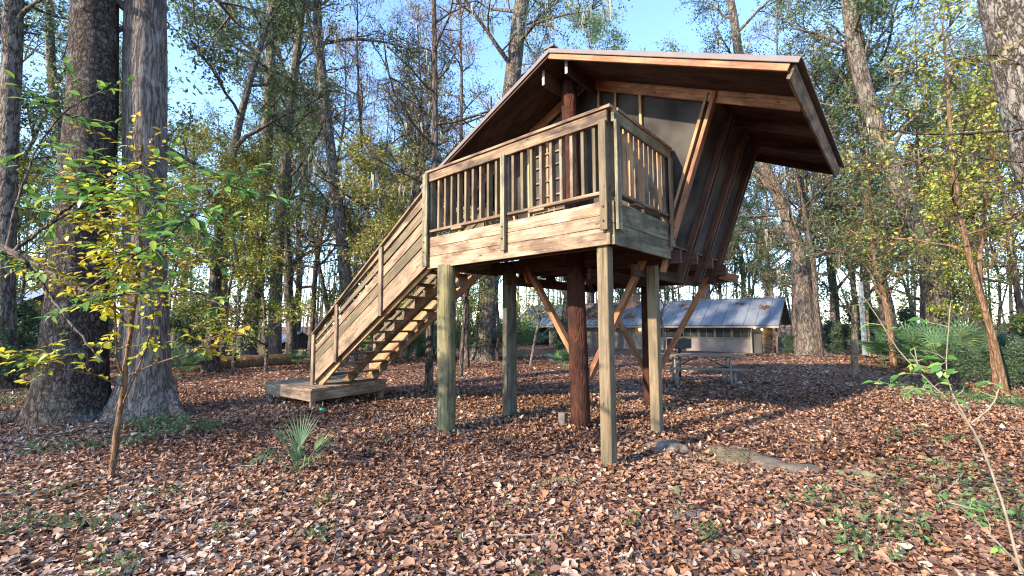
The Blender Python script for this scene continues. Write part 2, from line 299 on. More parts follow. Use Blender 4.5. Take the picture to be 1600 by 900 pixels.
def tube(pts, rad, sides=6, cap=True):
    pts = np.asarray(pts, float); n = len(pts); rad = np.asarray(rad, float)
    T = np.gradient(pts, axis=0); T /= np.linalg.norm(T, axis=1)[:, None]+1e-9
    ref = np.array([1., 0, 0]) if abs(T[0, 0]) < 0.8 else np.array([0, 1., 0])
    A = np.cross(T, ref); A /= np.linalg.norm(A, axis=1)[:, None]+1e-9; B = np.cross(T, A)
    an = np.arange(sides)*2*math.pi/sides
    V = pts[:, None]+rad[:, None, None]*(A[:, None]*np.cos(an)[None, :, None]+B[:, None]*np.sin(an)[None, :, None])
    V = V.reshape(-1, 3); i = np.arange(n-1)[:, None]*sides; k = np.arange(sides)[None]; k2 = (k+1) % sides
    F = np.stack([i+k, i+sides+k, i+sides+k2, i+k2], -1).reshape(-1, 4)
    return V, F
class TB:                                           # collects tubes / quads
    def __init__(s): s.V = []; s.F = []; s.n = 0; s.G = []; s.rn = []
    def add(s, V, F, r=None):
        s.V.append(V); s.F.append(np.asarray(F)+s.n); s.n += len(V); s.rn.append(np.full(len(F), 0.5 if r is None else r))
    def tube(s, p, r, sides=6): s.add(*tube(p, r, sides))
    def mesh(s, name, mat, smooth=True): return mesh_np(name, np.concatenate(s.V), F4=np.concatenate(s.F), mat=mat, smooth=smooth, rnd=np.concatenate(s.rn))
def round_mesh(name, r0, r1, L, mat, sides=24, rings=14, wob=0.05, seed=0, lean=(0, 0)):
    V = []
    for j in range(rings+1):
        t = j/rings; r = r0+(r1-r0)*t
        for k in range(sides):
            a = 2*math.pi*k/sides; rr = r*(1+wob*noise.noise(Vector((math.cos(a)*1.5, math.sin(a)*1.5, t*L*0.6+seed))))
            V.append((rr*math.cos(a)+lean[0]*t, rr*math.sin(a)+lean[1]*t, t*L))
    F = [(j*sides+k, j*sides+(k+1) % sides, (j+1)*sides+(k+1) % sides, (j+1)*sides+k) for j in range(rings) for k in range(sides)]
    F.append(tuple(range(rings*sides, rings*sides+sides))); F.append(tuple(range(sides-1, -1, -1)))
    me = bpy.data.meshes.new(name); me.from_pydata(V, [], F); me.polygons.foreach_set('use_smooth', [True]*(len(F)-2)+[False, False]); me.update(); me.materials.append(mat); return me
def poly_prism(name, pts2, thick, mat, plane='u'):
    """outline pts (a,b) extruded; plane 'uh': a=u,b=h, extruded along v from 0 to thick"""
    n = len(pts2); V = [(a, 0, b) for a, b in pts2]+[(a, thick, b) for a, b in pts2]
    F = [tuple(range(n)), tuple(range(2*n-1, n-1, -1))]+[(i, n+i, n+(i+1) % n, (i+1) % n) for i in range(n)]
    me = bpy.data.meshes.new(name); me.from_pydata(V, [], F); me.update(); me.materials.append(mat); return me

# ------------------------------------------------------------------ ground
def build_ground():
    xs = np.concatenate([np.linspace(-400, -40, 10, endpoint=False), np.linspace(-40, -14, 30, endpoint=False), np.linspace(-14, 14, 140, endpoint=False), np.linspace(14, 40, 30, endpoint=False), np.linspace(40, 400, 11)])
    ys = np.concatenate([np.linspace(-400, -20, 10, endpoint=False), np.linspace(-20, 0, 20, endpoint=False), np.linspace(0, 20, 110, endpoint=False), np.linspace(20, 60, 50, endpoint=False), np.linspace(60, 500, 12)])
    V = [(x, y, gzn(x, y)) for y in ys for x in xs]; nx = len(xs)
    F = [(j*nx+i, j*nx+i+1, (j+1)*nx+i+1, (j+1)*nx+i) for j in range(len(ys)-1) for i in range(nx-1)]
    tag(obj('ground', mesh_np('ground', V, F4=F, mat=GROUND, smooth=True)), kind='structure', label='forest floor of brown soil under fallen leaves')
build_ground()

def leaf_geo(C, yaw, tilt, rollv, size, wid, curl, shape=5):
    """array of leaves: 5 verts 4 tris (folded, curled) or 4 verts 2 tris"""
    n = len(C); L = size; Wd = size*wid
    if shape == 9:                                  # rounded, wavy, curled blade with a midrib
        g = np.random.default_rng(n); px_ = np.array([-.5, -.28, .02, .30, .5]); hw = np.array([0, .36, .5, .33, 0]); loc = np.zeros((n, 9, 3))
        for q, (a, h) in enumerate(((0, 0), (1, 1), (2, 1), (3, 1), (4, 0), (3, -1), (2, -1), (1, -1))):
            loc[:, q, 0] = L*(px_[a]+g.normal(0, .07, n)); loc[:, q, 1] = Wd*h*hw[a]*g.uniform(.35, 1.45, n); loc[:, q, 2] = curl*L*(px_[a]**2)*1.3+np.abs(curl)*Wd*hw[a]*g.uniform(-.1, 1.1, n)*abs(h)
        T = np.array([[8, (q+1) % 8, q] for q in range(8)])
    elif shape == 5:
        loc = np.zeros((n, 5, 3)); loc[:, 0, 0] = -L*0.5; loc[:, 0, 2] = curl*L*0.5
        loc[:, 2, 0] = L*0.5; loc[:, 2, 2] = curl*L*0.7
        loc[:, 3, 0] = L*0.02; loc[:, 3, 1] = Wd*0.5; loc[:, 3, 2] = np.abs(curl)*Wd*0.6
        loc[:, 4, 0] = -L*0.05; loc[:, 4, 1] = -Wd*0.5; loc[:, 4, 2] = np.abs(curl)*Wd*0.6
        T = np.array([[0, 4, 1], [4, 2, 1], [0, 1, 3], [1, 2, 3]])
    else:
        loc = np.zeros((n, 4, 3)); loc[:, 0, 0] = -L*0.5; loc[:, 2, 0] = L*0.5; loc[:, 1, 1] = -Wd*0.5; loc[:, 3, 1] = Wd*0.5
        loc[:, 1, 2] = loc[:, 3, 2] = curl*Wd*0.5; T = np.array([[0, 1, 2], [0, 2, 3]])
    cy, sy = np.cos(yaw), np.sin(yaw); ct, st = np.cos(tilt), np.sin(tilt); cr, sr = np.cos(rollv), np.sin(rollv)
    x, y, z = loc[..., 0], loc[..., 1], loc[..., 2]
    y, z = y*cr[:, None]-z*sr[:, None], y*sr[:, None]+z*cr[:, None]
    x, z = x*ct[:, None]-z*st[:, None], x*st[:, None]+z*ct[:, None]
    x, y = x*cy[:, None]-y*sy[:, None], x*sy[:, None]+y*cy[:, None]
    V = np.stack([x, y, z], -1)+C[:, None]
    k = loc.shape[1]; F = (T[None]+(np.arange(n)*k)[:, None, None]).reshape(-1, 3)
    return V.reshape(-1, 3), F, len(T)

def litter(name, y0, y1, dens, size, shape, margin=1.35, back=False):
    area = margin*1.16*(y1*y1-y0*y0); n = int(area*dens)
    y = np.sqrt(rng.uniform(y0*y0, y1*y1, n)); x = rng.uniform(-1, 1, n)*margin*1.16*y + 0
    return x, y, size*rng.uniform(0.55, 1.35, n), shape
def gz_np(x, y):
    t = np.clip((y-19)/15, 0, 1); return -0.85*t*t*(3-2*t)
def build_litter():
    Vs, Fs, Rs, n0 = [], [], [], 0
    for (y0, y1, dens, size, shape) in ((0.6, 5.2, 1350, 0.059, 9), (5.2, 10.5, 680, 0.068, 5), (10.5, 20, 230, 0.085, 4), (20, 34, 40, 0.15, 4)):
        x, y, s, sh = litter('', y0, y1, dens, size, shape)
        # thin the litter on the worn patch and where the undergrowth stands
        keep = np.ones(len(x), bool)
        d = ((x-4.4)/1.6)**2+((y-7.0)/0.8)**2; keep &= ~((d < 1) & (rng.random(len(x)) < 0.7*(1-d)))
        keep &= rng.random(len(x)) > np.clip((np.abs(x)-y*1.25-2)/6, 0, .7)
        x, y, s = x[keep], y[keep], s[keep]; n = len(x)
        if y1 <= 19.5: z = np.array([gzn(a, b) for a, b in zip(x, y)])
        else: z = gz_np(x, y)
        C = np.stack([x, y, z+rng.uniform(0.002, 0.035, n)], -1)
        tl = rng.normal(0, 0.22, n); ro = rng.normal(0, 0.27, n); s = np.clip(s*np.exp(rng.normal(-.10, .26, n)), .03, .105 if y1 < 12 else .3)
        V, F, k = leaf_geo(C, rng.uniform(0, 6.283, n), tl, ro, s, rng.uniform(0.35, 0.85, n), rng.normal(0.1, 0.7, n), sh)
        cl = np.array([noise.noise(Vector((a*0.5, b*0.5, 1.7))) for a, b in zip(x, y)]) if n < 160000 else 0
        r = np.clip(rng.beta(1.7, 1.9, n)+cl*0.28, 0, 1)
        Vs.append(V); Fs.append(F+n0); n0 += len(V); Rs.append(np.repeat(r, k))
    feet = [(-2.80, 0.0, .15), (-2.74, 1.36, .13), (-1.36, 1.42, .16), (-.14, .08, .09), (-.31, 1.74, .09), (-1.28, 3.74, .15), (-5.9, -.6, .06), (-5.2, 1.0, .06)]
    ca, sa = math.cos(R(41.463)), math.sin(R(41.463))
    for u_, v_, r_ in feet:
        n = 110; a = rng.uniform(0, 6.283, n); d = r_+np.abs(rng.normal(0, .10, n)); x = 1.108+u_*ca+v_*sa+d*np.cos(a); y = 4.82-u_*sa+v_*ca+d*np.sin(a)
        z = np.array([gzn(p, q) for p, q in zip(x, y)])+np.clip(.07-(d-r_)*.3, .01, .07)*rng.random(n)
        V, F, k = leaf_geo(np.stack([x, y, z], -1), rng.uniform(0, 6.283, n), rng.normal(0, .6, n), rng.normal(0, .6, n), rng.uniform(.04, .085, n), rng.uniform(.4, .85, n), rng.normal(.1, .6, n), 9)
        Vs.append(V); Fs.append(F+n0); n0 += len(V); Rs.append(np.repeat(rng.beta(1.7, 1.9, n), k))
    me = mesh_np('leaf_litter', np.concatenate(Vs), F3=np.concatenate(Fs), rnd=np.concatenate(Rs), mat=LITTER)
    tag(obj('leaf_litter', me), 'dry brown and orange leaves covering the forest floor', 'leaf litter', kind='stuff')
build_litter()

# ------------------------------------------------------------------ the treehouse
TH = R(41.463)
OX, OY = 1.108, 4.82
house = thing('treehouse_shelter', 'raised timber treehouse with gabled roof, screened walls, railed deck and long stairs', 'treehouse', (OX, OY, 0), -TH)
L, W, HB, HF, HR = 3.225, 1.575, 2.462, 2.95, 4.017
def B(name, p0, p1, w_, h_, m, par=None, up=(0, 0, 1), ch=0.004): return beam(name, par or house, p0, p1, w_, h_, m, up, ch)
# deck: fascia boards
hs = [(2.462, 2.652), (2.657, 2.800), (2.805, 2.955)]
for i, (a, b) in enumerate(hs):
    B('fascia_board', (-L, -0.02+0.002*i, (a+b)/2), (-0.042, -0.02+0.002*i, (a+b)/2), 0.038, b-a, FASC)
B('corner_board', (-0.021, -0.024, 2.462), (-0.021, -0.024, 2.95), 0.038, 0.042, FASC, up=(1, 0, 0))
for (a, b) in ((2.462, 2.70), (2.705, 2.95)):
    B('fascia_board', (0.018, -0.005, (a+b)/2), (0.018, W, (a+b)/2), 0.036, b-a, GRNW)
for (a, b) in ((2.462, 2.70), (2.705, 2.95)):
    B('fascia_board', (-L+0.02, 0.02, (a+b)/2), (-L+0.02, W, (a+b)/2), 0.036, b-a, GRNW)
# deck floor planks run along u
nb = 11
for i in range(nb):
    v = 0.015+(i+0.5)*(W-0.02)/nb
    B('floor_plank', (-L+0.045, v, 2.93), (-0.003, v, 2.93), (W-0.02)/nb-0.008, 0.036, FLOORD)
for i in range(6):
    u = -L+0.25+i*0.55
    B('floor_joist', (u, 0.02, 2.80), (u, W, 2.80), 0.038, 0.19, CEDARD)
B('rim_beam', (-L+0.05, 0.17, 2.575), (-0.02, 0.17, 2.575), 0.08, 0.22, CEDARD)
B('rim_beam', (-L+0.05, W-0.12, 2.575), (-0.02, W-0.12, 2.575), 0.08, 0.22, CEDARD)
# railing, front and right side
front = B('top_rail', (-L, -0.045, 3.925), (0.0, -0.045, 3.925), 0.036, 0.14, CAPW)
B('rail_cap', (-L-0.03, -0.02, 4.012), (0.055, -0.02, 4.012), 0.14, 0.036, CAPW)
side = B('top_rail', (0.045, -0.01, 3.925), (0.045, W+0.03, 3.925), 0.036, 0.14, GRNW)
B('rail_cap', (0.02, 0.055, 4.009), (0.02, W+0.04, 4.009), 0.13, 0.036, CAPW)
B('bottom_rail', (-L+0.06, -0.005, 3.055), (-0.06, -0.005, 3.055), 0.09, 0.038, GREY)
B('bottom_rail', (0.01, 0.06, 3.055), (0.01, W-0.02, 3.055), 0.09, 0.038, GRNW)
for a, b in ((-2.65, -2.42), (-1.15, -0.9)): B('rail_block', (a, -0.012, 3.018), (b, -0.012, 3.018), 0.09, 0.034, CAPW)
B('rail_block', (0.0, 0.5, 3.018), (0.0, 0.75, 3.018), 0.09, 0.034, CAPW)
n = 20
for i in range(1, n):
    u = -L+0.08+i*(L-0.12)/n
    if abs(u+1.56) < 0.06: continue
    B('picket', (u+random.uniform(-.006, .006), 0.02, 3.074), (u, 0.02, 3.99), 0.042, 0.086, random.choice([GREY, GREY, SQP]), par=front, up=(0, 1, 0))
n = 10
for i in range(n):
    v = 0.14+i*(W-0.2)/n
    B('picket', (-0.02, v, 3.074), (-0.02, v+random.uniform(-.005, .005), 3.99), 0.036, 0.055, random.choice([GREY, GREY, PALEST]), par=side, up=(1, 0, 0))
def rpost(u, v, h0, h1, a, b, m): return B('rail_post', (u, v, h0), (u, v, h1), a, b, m, up=(0, 1, 0))
rpost(-0.045, -0.085, 2.62, 3.86, 0.09, 0.036, SQP)                     # outside the front at the corner
rpost(0.083, 0.02, 2.62, 3.86, 0.036, 0.09, GRNW)
rpost(-0.06, 0.065, 2.95, 3.99, 0.09, 0.09, SQP)
rpost(-1.56, -0.085, 2.56, 3.86, 0.075, 0.036, GRNW)
rpost(-1.56, 0.025, 2.95, 3.86, 0.09, 0.09, GREY)
rpost(-L-0.01, -0.085, 2.50, 3.99, 0.12, 0.036, GRNW)
rpost(-L+0.02, 0.02, 2.95, 3.99, 0.09, 0.09, GRNW)
rpost(0.083, W-0.04, 2.62, 3.86, 0.036, 0.09, GREY)
rpost(-0.03, W-0.03, 2.95, 3.99, 0.09, 0.09, GREY)

for (u, v, ax) in ((-0.045, -0.107, 0), (-1.56, -0.107, 0), (-L-0.01, -0.107, 0), (0.105, 0.02, 1), (0.105, W-0.04, 1)):
    for h in (2.72, 2.88):
        p0 = (u, v, h); p1 = (u, v-0.012, h) if ax == 0 else (u+0.012, v, h); B('bolt_head', p0, p1, 0.022, 0.022, IRON, up=(0, 0, 1), ch=0.006)
# support posts
def roundpost(u, v, r0, r1, h, m, name='round_post', lean=(0, 0), seed=0, z0=-0.1):
    M = Matrix.Translation((u, v, z0)); return obj(name, round_mesh(name, r0, r1, h-z0, m, seed=seed, lean=lean), house, M)
roundpost(-2.80, 0.0, 0.142, 0.135, HB+0.02, ROUNDP, seed=1)
roundpost(-2.74, 1.36, 0.125, 0.118, 2.6, ROUNDD, seed=2)
tag(roundpost(-1.36, 1.42, 0.150, 0.125, 5.42, LOGM, 'centre_log', lean=(-0.06, -0.10), seed=3), 'peeled reddish brown log rising through the deck to the ridge')
tag(roundpost(-1.28, 3.74, 0.15, 0.13, 5.3, LOGM, 'centre_log', seed=5), 'dark log at the back of the treehouse')
B('square_post', (-0.14, 0.08, -0.1), (-0.14, 0.08, HB), 0.135, 0.135, SQP, up=(0, 1, 0), ch=0.008)
B('square_post', (-0.31, 1.74, -0.1), (-0.31, 1.74, 2.6), 0.135, 0.135, SQP, up=(0, 1, 0), ch=0.008)
B('concrete_block', (-1.66, 1.38, 0.0), (-1.66, 1.38, 0.22), 0.12, 0.10, CONC, up=(0, 1, 0), ch=0.01)

# floor of the room, beams and joists below
VB = 3.9
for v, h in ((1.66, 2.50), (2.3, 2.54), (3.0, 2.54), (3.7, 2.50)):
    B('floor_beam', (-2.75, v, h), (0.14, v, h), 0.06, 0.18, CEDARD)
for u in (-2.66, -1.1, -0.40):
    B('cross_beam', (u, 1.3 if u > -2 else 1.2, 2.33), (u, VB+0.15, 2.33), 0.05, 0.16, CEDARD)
for i in range(9):
    v = 1.72+i*0.27
    B('floor_board', (-2.72, v, 2.66), (0.03, v, 2.66), 0.262, 0.03, CEDARD)
# knee braces
def brace(p0, p1, m=CEDAR, w_=0.075, h_=0.12): B('knee_brace', p0, p1, w_, h_, m, up=(0, 1, 0))
brace((-2.42, 1.47, 2.56), (-1.42, 1.47, 0.98))
brace((-0.30, 1.52, 2.56), (-1.28, 1.52, 0.74))
brace((-2.50, 3.78, 2.62), (-1.36, 3.78, 0.60))
brace((-0.06, 3.78, 2.60), (-1.20, 3.78, 0.60))
B('tie_block', (0.02, VB-0.12, 2.42), (0.30, VB-0.12, 2.32), 0.05, 0.14, CEDAR)
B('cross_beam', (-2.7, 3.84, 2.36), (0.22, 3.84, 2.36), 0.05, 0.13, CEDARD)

# roof
UR, VF, VE, HWID = -1.30, 0.685, 4.83, 3.0
HRID, SL = 5.59, 0.462
def rh(u): return HRID-SL*abs(u-UR)
nu = Vector((SL, 0, 1)).normalized()
roofobj = None
for sgn in (1, -1):
    e = UR+sgn*HWID
    up = Vector((sgn*SL, 0, 1)).normalized()
    def rp(u, v, d): return Vector((u, v, rh(u)))+up*d       # point d above the under-side plane
    # sheathing: plywood sheets, side by side
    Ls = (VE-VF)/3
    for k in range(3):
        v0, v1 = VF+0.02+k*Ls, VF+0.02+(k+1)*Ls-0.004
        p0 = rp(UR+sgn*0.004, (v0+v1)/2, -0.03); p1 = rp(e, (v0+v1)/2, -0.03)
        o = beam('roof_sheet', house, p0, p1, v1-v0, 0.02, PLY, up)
    # metal panels on top, with standing ribs
    npan = 7; Wp = (VE-VF+0.06)/npan
    for k in range(npan):
        vc = VF-0.03+(k+0.5)*Wp
        pn = beam('roof_panel', house, rp(UR+sgn*0.01, vc, 0.012+0.001*k), rp(e+sgn*0.06, vc, 0.012+0.001*k), Wp-0.003, 0.012, ROOFD, up)
        for q in (0.12, 0.5, 0.88):
            vq = VF-0.03+(k+q)*Wp
            beam('roof_rib', pn, rp(UR+sgn*0.03, vq, 0.03), rp(e+sgn*0.06, vq, 0.03), 0.035, 0.022, ROOFD, up)
    # rake: pale metal edge and wood board below it
    beam('rake_trim', house, rp(UR+sgn*0.0, VF-0.045, -0.012), rp(e+sgn*0.05, VF-0.045, -0.012), 0.02, 0.062, METAL, up)
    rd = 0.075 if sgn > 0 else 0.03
    beam('rake_board', house, rp(UR+sgn*0.02, VF-0.01, -0.043-rd/2), rp(e-sgn*0.02, VF-0.01, -0.043-rd/2), 0.04, rd, CEDAR if sgn > 0 else CEDARD, up)  # left board takes the darker cedar, shade put into its colour
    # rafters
    for v, m_, hh in ((1.60, CEDAR, 0.15), (2.60, CEDARD, 0.14), (3.55, CEDARD, 0.14), (4.70, CEDARD, 0.12)):  # front rafter has sunlight in its colour, those behind have shade in theirs
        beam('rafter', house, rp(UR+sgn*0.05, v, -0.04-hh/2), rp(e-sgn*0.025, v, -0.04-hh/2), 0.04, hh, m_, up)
    beam('eave_board', house, rp(e, VF+0.02, -0.10), rp(e, VE, -0.10), 0.036, 0.15, CAPW, up)
for u in (-1.53, -1.11):
    B('ridge_beam', (u, VF+0.12, rh(u)-0.165), (u, VE-0.1, rh(u)-0.165), 0.045, 0.24, CEDARD)
    B('ridge_beam_end', (u, VF+0.112, rh(u)-0.165), (u, VF+0.1195, rh(u)-0.165), 0.044, 0.235, WHITEP)
B('ridge_cap', (UR, VF-0.05, HRID+0.045), (UR, VE+0.03, HRID+0.045), 0.16, 0.03, ROOFD)

# gable walls: screens and studs.  outline leans inwards towards the floor
def wall_u(h, s=1):                                 # slanted side wall, u at height h
    t = (h-2.5)/(4.55-2.5); r_ = -0.03+0.70*t
    return r_ if s > 0 else 2*UR-r_
def wall_top(s=1):
    # meet of wall line and roof plane
    h = 4.6
    for _ in range(30): h = rh(wall_u(h))-0.06
    return h
HT = wall_top()
def gable(v, name):
    pts = [(wall_u(2.6), 2.6), (wall_u(HT), HT), (UR, HRID-0.06), (wall_u(HT, -1), HT), (wall_u(2.6, -1), 2.6)]
    n = len(pts); V = [(a, v, b) for a, b in pts]+[(a, v+0.004, b) for a, b in pts]
    F = [tuple(range(n)), tuple(range(2*n-1, n-1, -1))]+[(i, (i+1) % n, n+(i+1) % n, n+i) for i in range(n)]
    me = bpy.data.meshes.new(name); me.from_pydata(V, [], F); me.update()
    return obj(name, me, house, mat=SCREEN)
gf = gable(1.665, 'gable_screen'); gb = gable(VB-0.06, 'gable_screen')
for v, gpar in ((1.635, gf), (VB-0.03, gb)):
    for u in (-0.37, -0.77, -1.06, -1.60, -2.08, -2.50):
        B('stud', (u, v, 2.66), (u, v, rh(u)-0.19), 0.04, 0.05, PALEST, par=gpar, up=(0, 1, 0))
for s in (1, -1):                                   # slanted end studs, doubled
    for dv, du in ((1.60, 0.0), (1.605, 0.10)):
        du *= s
        if du == 0: B('slanted_stud', (wall_u(2.30, s), dv, 2.30), (wall_u(HT, s), dv, HT), 0.05, 0.12, CEDAR, up=(0, 1, 0))
        else: B('slanted_stud', (wall_u(2.75, s)-du, dv, 2.75), (wall_u(HT, s)-du, dv, HT+0.02), 0.04, 0.08, PALEST, up=(0, 1, 0))
# side walls: dark screens leaning outward between slanted posts
for s in (1, -1):
    vposts = (1.60, 2.30, 3.02, 3.74)
    for a, b in zip(vposts[:-1], vposts[1:]):
        A0 = Vector((wall_u(2.6, s), a+0.03, 2.6)); B0 = Vector((wall_u(HT, s), a+0.03, HT)); B1 = Vector((wall_u(HT, s), b-0.03, HT)); A1 = Vector((wall_u(2.6, s), b-0.03, 2.6))
        off = Vector((-s*0.03, 0, 0)); V = [A0, B0, B1, A1]; V = V+[q+Vector((-s*0.004, 0, 0)) for q in V]
        V = [q+off for q in V]
        me = bpy.data.meshes.new('side_screen'); me.from_pydata(V, [], [(0, 1, 2, 3), (7, 6, 5, 4), (0, 4, 5, 1), (1, 5, 6, 2), (2, 6, 7, 3), (3, 7, 4, 0)]); me.update()
        obj('side_screen', me, house, mat=SCREEN)
    for v in vposts[1:]:
        for dv in (-0.055, 0.055):
            B('slanted_post', (wall_u(2.25, s), v+dv, 2.25), (wall_u(HT+0.03, s), v+dv, HT+0.03), 0.11, 0.045, CEDARD, up=(0, 1, 0))
    B('sill_beam', (wall_u(2.6, s)-s*0.06, 1.66, 2.60), (wall_u(2.6, s)-s*0.06, VB, 2.60), 0.04, 0.07, CEDARD)
    B('girt', (wall_u(HT, s)-s*0.05, 1.64, HT-0.02), (wall_u(HT, s)-s*0.05, VB, HT-0.02), 0.04, 0.09, CEDARD)
# screen door behind the railing, with crossing slats, left of the log
door = B('screen_door', (-2.05, 1.625, 2.97), (-2.05, 1.625, 4.52), 0.70, 0.012, SCREEN, up=(0, 1, 0))
for u in (-2.37, -2.15, -1.93, -1.71): B('door_stile', (u, 1.60, 2.97), (u, 1.60, 4.52), 0.035, 0.03, CAPW, par=door, up=(0, 1, 0))
for h in (3.0, 3.24, 3.50, 3.76, 4.02, 4.28, 4.5): B('door_rail', (-2.37, 1.598, h), (-1.71, 1.598, h), 0.028, 0.032, TABW, par=door)
pl = B('number_plate', (-1.205-0.02, 1.60, 3.30), (-1.02, 1.60, 3.30), 0.012, 0.22, WHITEP)
# a small loop-shaped mark on the pale plate
tb = TB(); a = np.linspace(-2.2, 2.4, 12)
c0 = Vector((-1.09, 1.592, 3.33)); tb.tube(np.stack([c0.x+0.02*np.cos(a), np.full(12, c0.y), c0.z+0.03*np.sin(a)], -1), np.full(12, 0.004), 5)
tb.tube(np.stack([c0.x+0.02*np.cos(a), np.full(12, c0.y), c0.z-0.06+0.03*np.sin(a)], -1), np.full(12, 0.004), 5)
mk = obj('plate_mark', tb.mesh('plate_mark', BLACKP), pl, Matrix())

# stairs
SD = Vector((-0.9957, -0.0925, 0)); SW = Vector((-0.0925, 0.9957, 0)); SO = Vector((-3.235, 0, 0))
RUN, RISE, NST = 3.40, HF-0.40, 12
def sp(s, wv, h): return SO+SD*s+SW*wv+Vector((0, 0, h))
def board_plane(name, s0, h0a, h0b, s1, h1a, h1b, wv, th, m, par=None):
    V = [sp(s0, wv, h0a), sp(s1, wv, h1a), sp(s1, wv, h1b), sp(s0, wv, h0b)]; V = V+[q+SW*th for q in V]
    c = sum(V, Vector())/8; x = (V[1]-V[0]).normalized(); y = SW.copy(); z = x.cross(y)
    M = Matrix((x, y, z)).transposed().to_4x4(); M.translation = c; Mi = M.inverted()
    me = bpy.data.meshes.new(name); me.from_pydata([Mi@q for q in V], [], [(0, 1, 2, 3), (7, 6, 5, 4), (0, 4, 5, 1), (1, 5, 6, 2), (2, 6, 7, 3), (3, 7, 4, 0)]); me.update()
    return obj(name, me, par or house, M, m)
k = -RISE/RUN
def hl(s): return HF+k*s                            # nosing line
stA = board_plane('stringer', 0.0, 2.54, 2.90, 3.30, 0.41, 0.76, -0.02, 0.04, GREY)
KR = -2.40/3.25
stB = board_plane('stringer', 0.0, 2.52, 2.90, 3.36, 0.41, 0.76, 1.36, 0.04, PALEST)
STW = 1.36
for wv, outer in ((-0.022, 1), (STW, 0)):
    par = stA
    hb = 2.905; ht = 3.78
    for i in range(4):
        a0 = hb+0.025+i*0.218; a1 = a0+0.190
        board_plane('rail_board', 0.0, a0, a1, 3.23, a0-.655*3.23, a1-(.655+.022*i)*3.23, wv+(0.0 if outer else 0.002), 0.03, GREY if i % 2 else SQP, par)
    board_plane('hand_rail', -0.02, 3.80, 3.835, 3.30, 3.80+KR*3.3, 3.835+KR*3.3, wv-0.05, 0.12, CAPW, par)
    for s, m_ in ((0.02, GRNW), (1.16, GREY), (2.46, GREY), (3.24, GREY)):
        top = 3.79+KR*s; bot = max(0.40, 2.50-.655*s)
        if s == 0.02 and outer: continue
        c = sp(s, wv-0.022 if outer else wv+0.055, 0)
        B('stair_post', (c.x, c.y, bot), (c.x, c.y, top), 0.085, 0.038, m_, par=par, up=(SW.x, SW.y, 0))
def saw(wv, th, m):
    pts = []; st = RUN/NST; rs = RISE/NST
    pts.append((0.0, HF-rs))
    for i in range(NST-1):
        s = (i+1)*st; pts.append((s, HF-(i+1)*rs)); pts.append((s, HF-(i+2)*rs))
    pts = [(0.0, HF-rs)]
    for i in range(1, NST):
        pts.append((i*st, HF-i*rs-0.038)); pts.append((i*st, HF-(i+1)*rs-0.038))
    pts.append((RUN, 0.40)); pts.append((RUN-0.22, 0.40)); pts.append((0.0, 2.49))
    V = [sp(a, wv, b) for a, b in pts]; n = len(V); V = V+[q+SW*th for q in V]
    F = [tuple(range(n)), tuple(range(2*n-1, n-1, -1))]+[(i, n+i, n+(i+1) % n, (i+1) % n) for i in range(n)]
    me = bpy.data.meshes.new('stringer'); me.from_pydata(V, [], F); me.update(); return obj('stringer', me, house, mat=m)
saw(0.06, 0.038, PALEST); saw(STW*0.52, 0.038, PALEST); saw(STW-0.05, 0.038, PALEST)  # paler wood than the outer stringer, sunlight put into the colour
st = RUN/NST; rs = RISE/NST
for i in range(1, NST):
    for q in (0, 1):
        sc_ = i*st+0.0+(q*0.142)-0.03-0.07
        p0 = sp(sc_, 0.03, HF-i*rs-0.019+0.002); p1 = sp(sc_, STW, HF-i*rs-0.019+0.002)
        beam('tread', stA, p0, p1, 0.134, 0.036, CAPW)
# landing at the foot
LO = Vector((-5.92, -0.60, 0))
def lp(a, b, h): return LO+SD*a+SW*b+Vector((0, 0, h))
LA, LB = 1.72, 1.66
land = beam('landing', house, lp(0, 0.02, 0.275), lp(0, LB, 0.275), 0.04, 0.20, GREY)
tag(land, 'low plank landing at the foot of the stairs')
beam('skirt_board', land, lp(LA, 0.02, 0.275), lp(LA, LB, 0.275), 0.04, 0.20, GREY)
beam('skirt_board', land, lp(-0.02, 0, 0.275), lp(LA+0.02, 0, 0.275), 0.04, 0.20, GREY)
beam('skirt_board', land, lp(-0.02, LB, 0.275), lp(LA+0.02, LB, 0.275), 0.04, 0.20, GREY)
for i in range(11):
    b = -0.015+(i+0.5)*(LB+0.03)/11
    beam('plank', land, lp(-0.05, b, 0.392), lp(LA+0.05, b, 0.392), (LB+0.03)/11-0.006, 0.034, GREY)
for a, b in ((0.05, 0.06), (LA-0.05, 0.06), (0.05, LB-0.06), (LA-0.05, LB-0.06)):
    beam('stub_leg', land, lp(a, b, -0.06), lp(a, b, 0.375), 0.088, 0.088, GREY, up=(0, 1, 0))

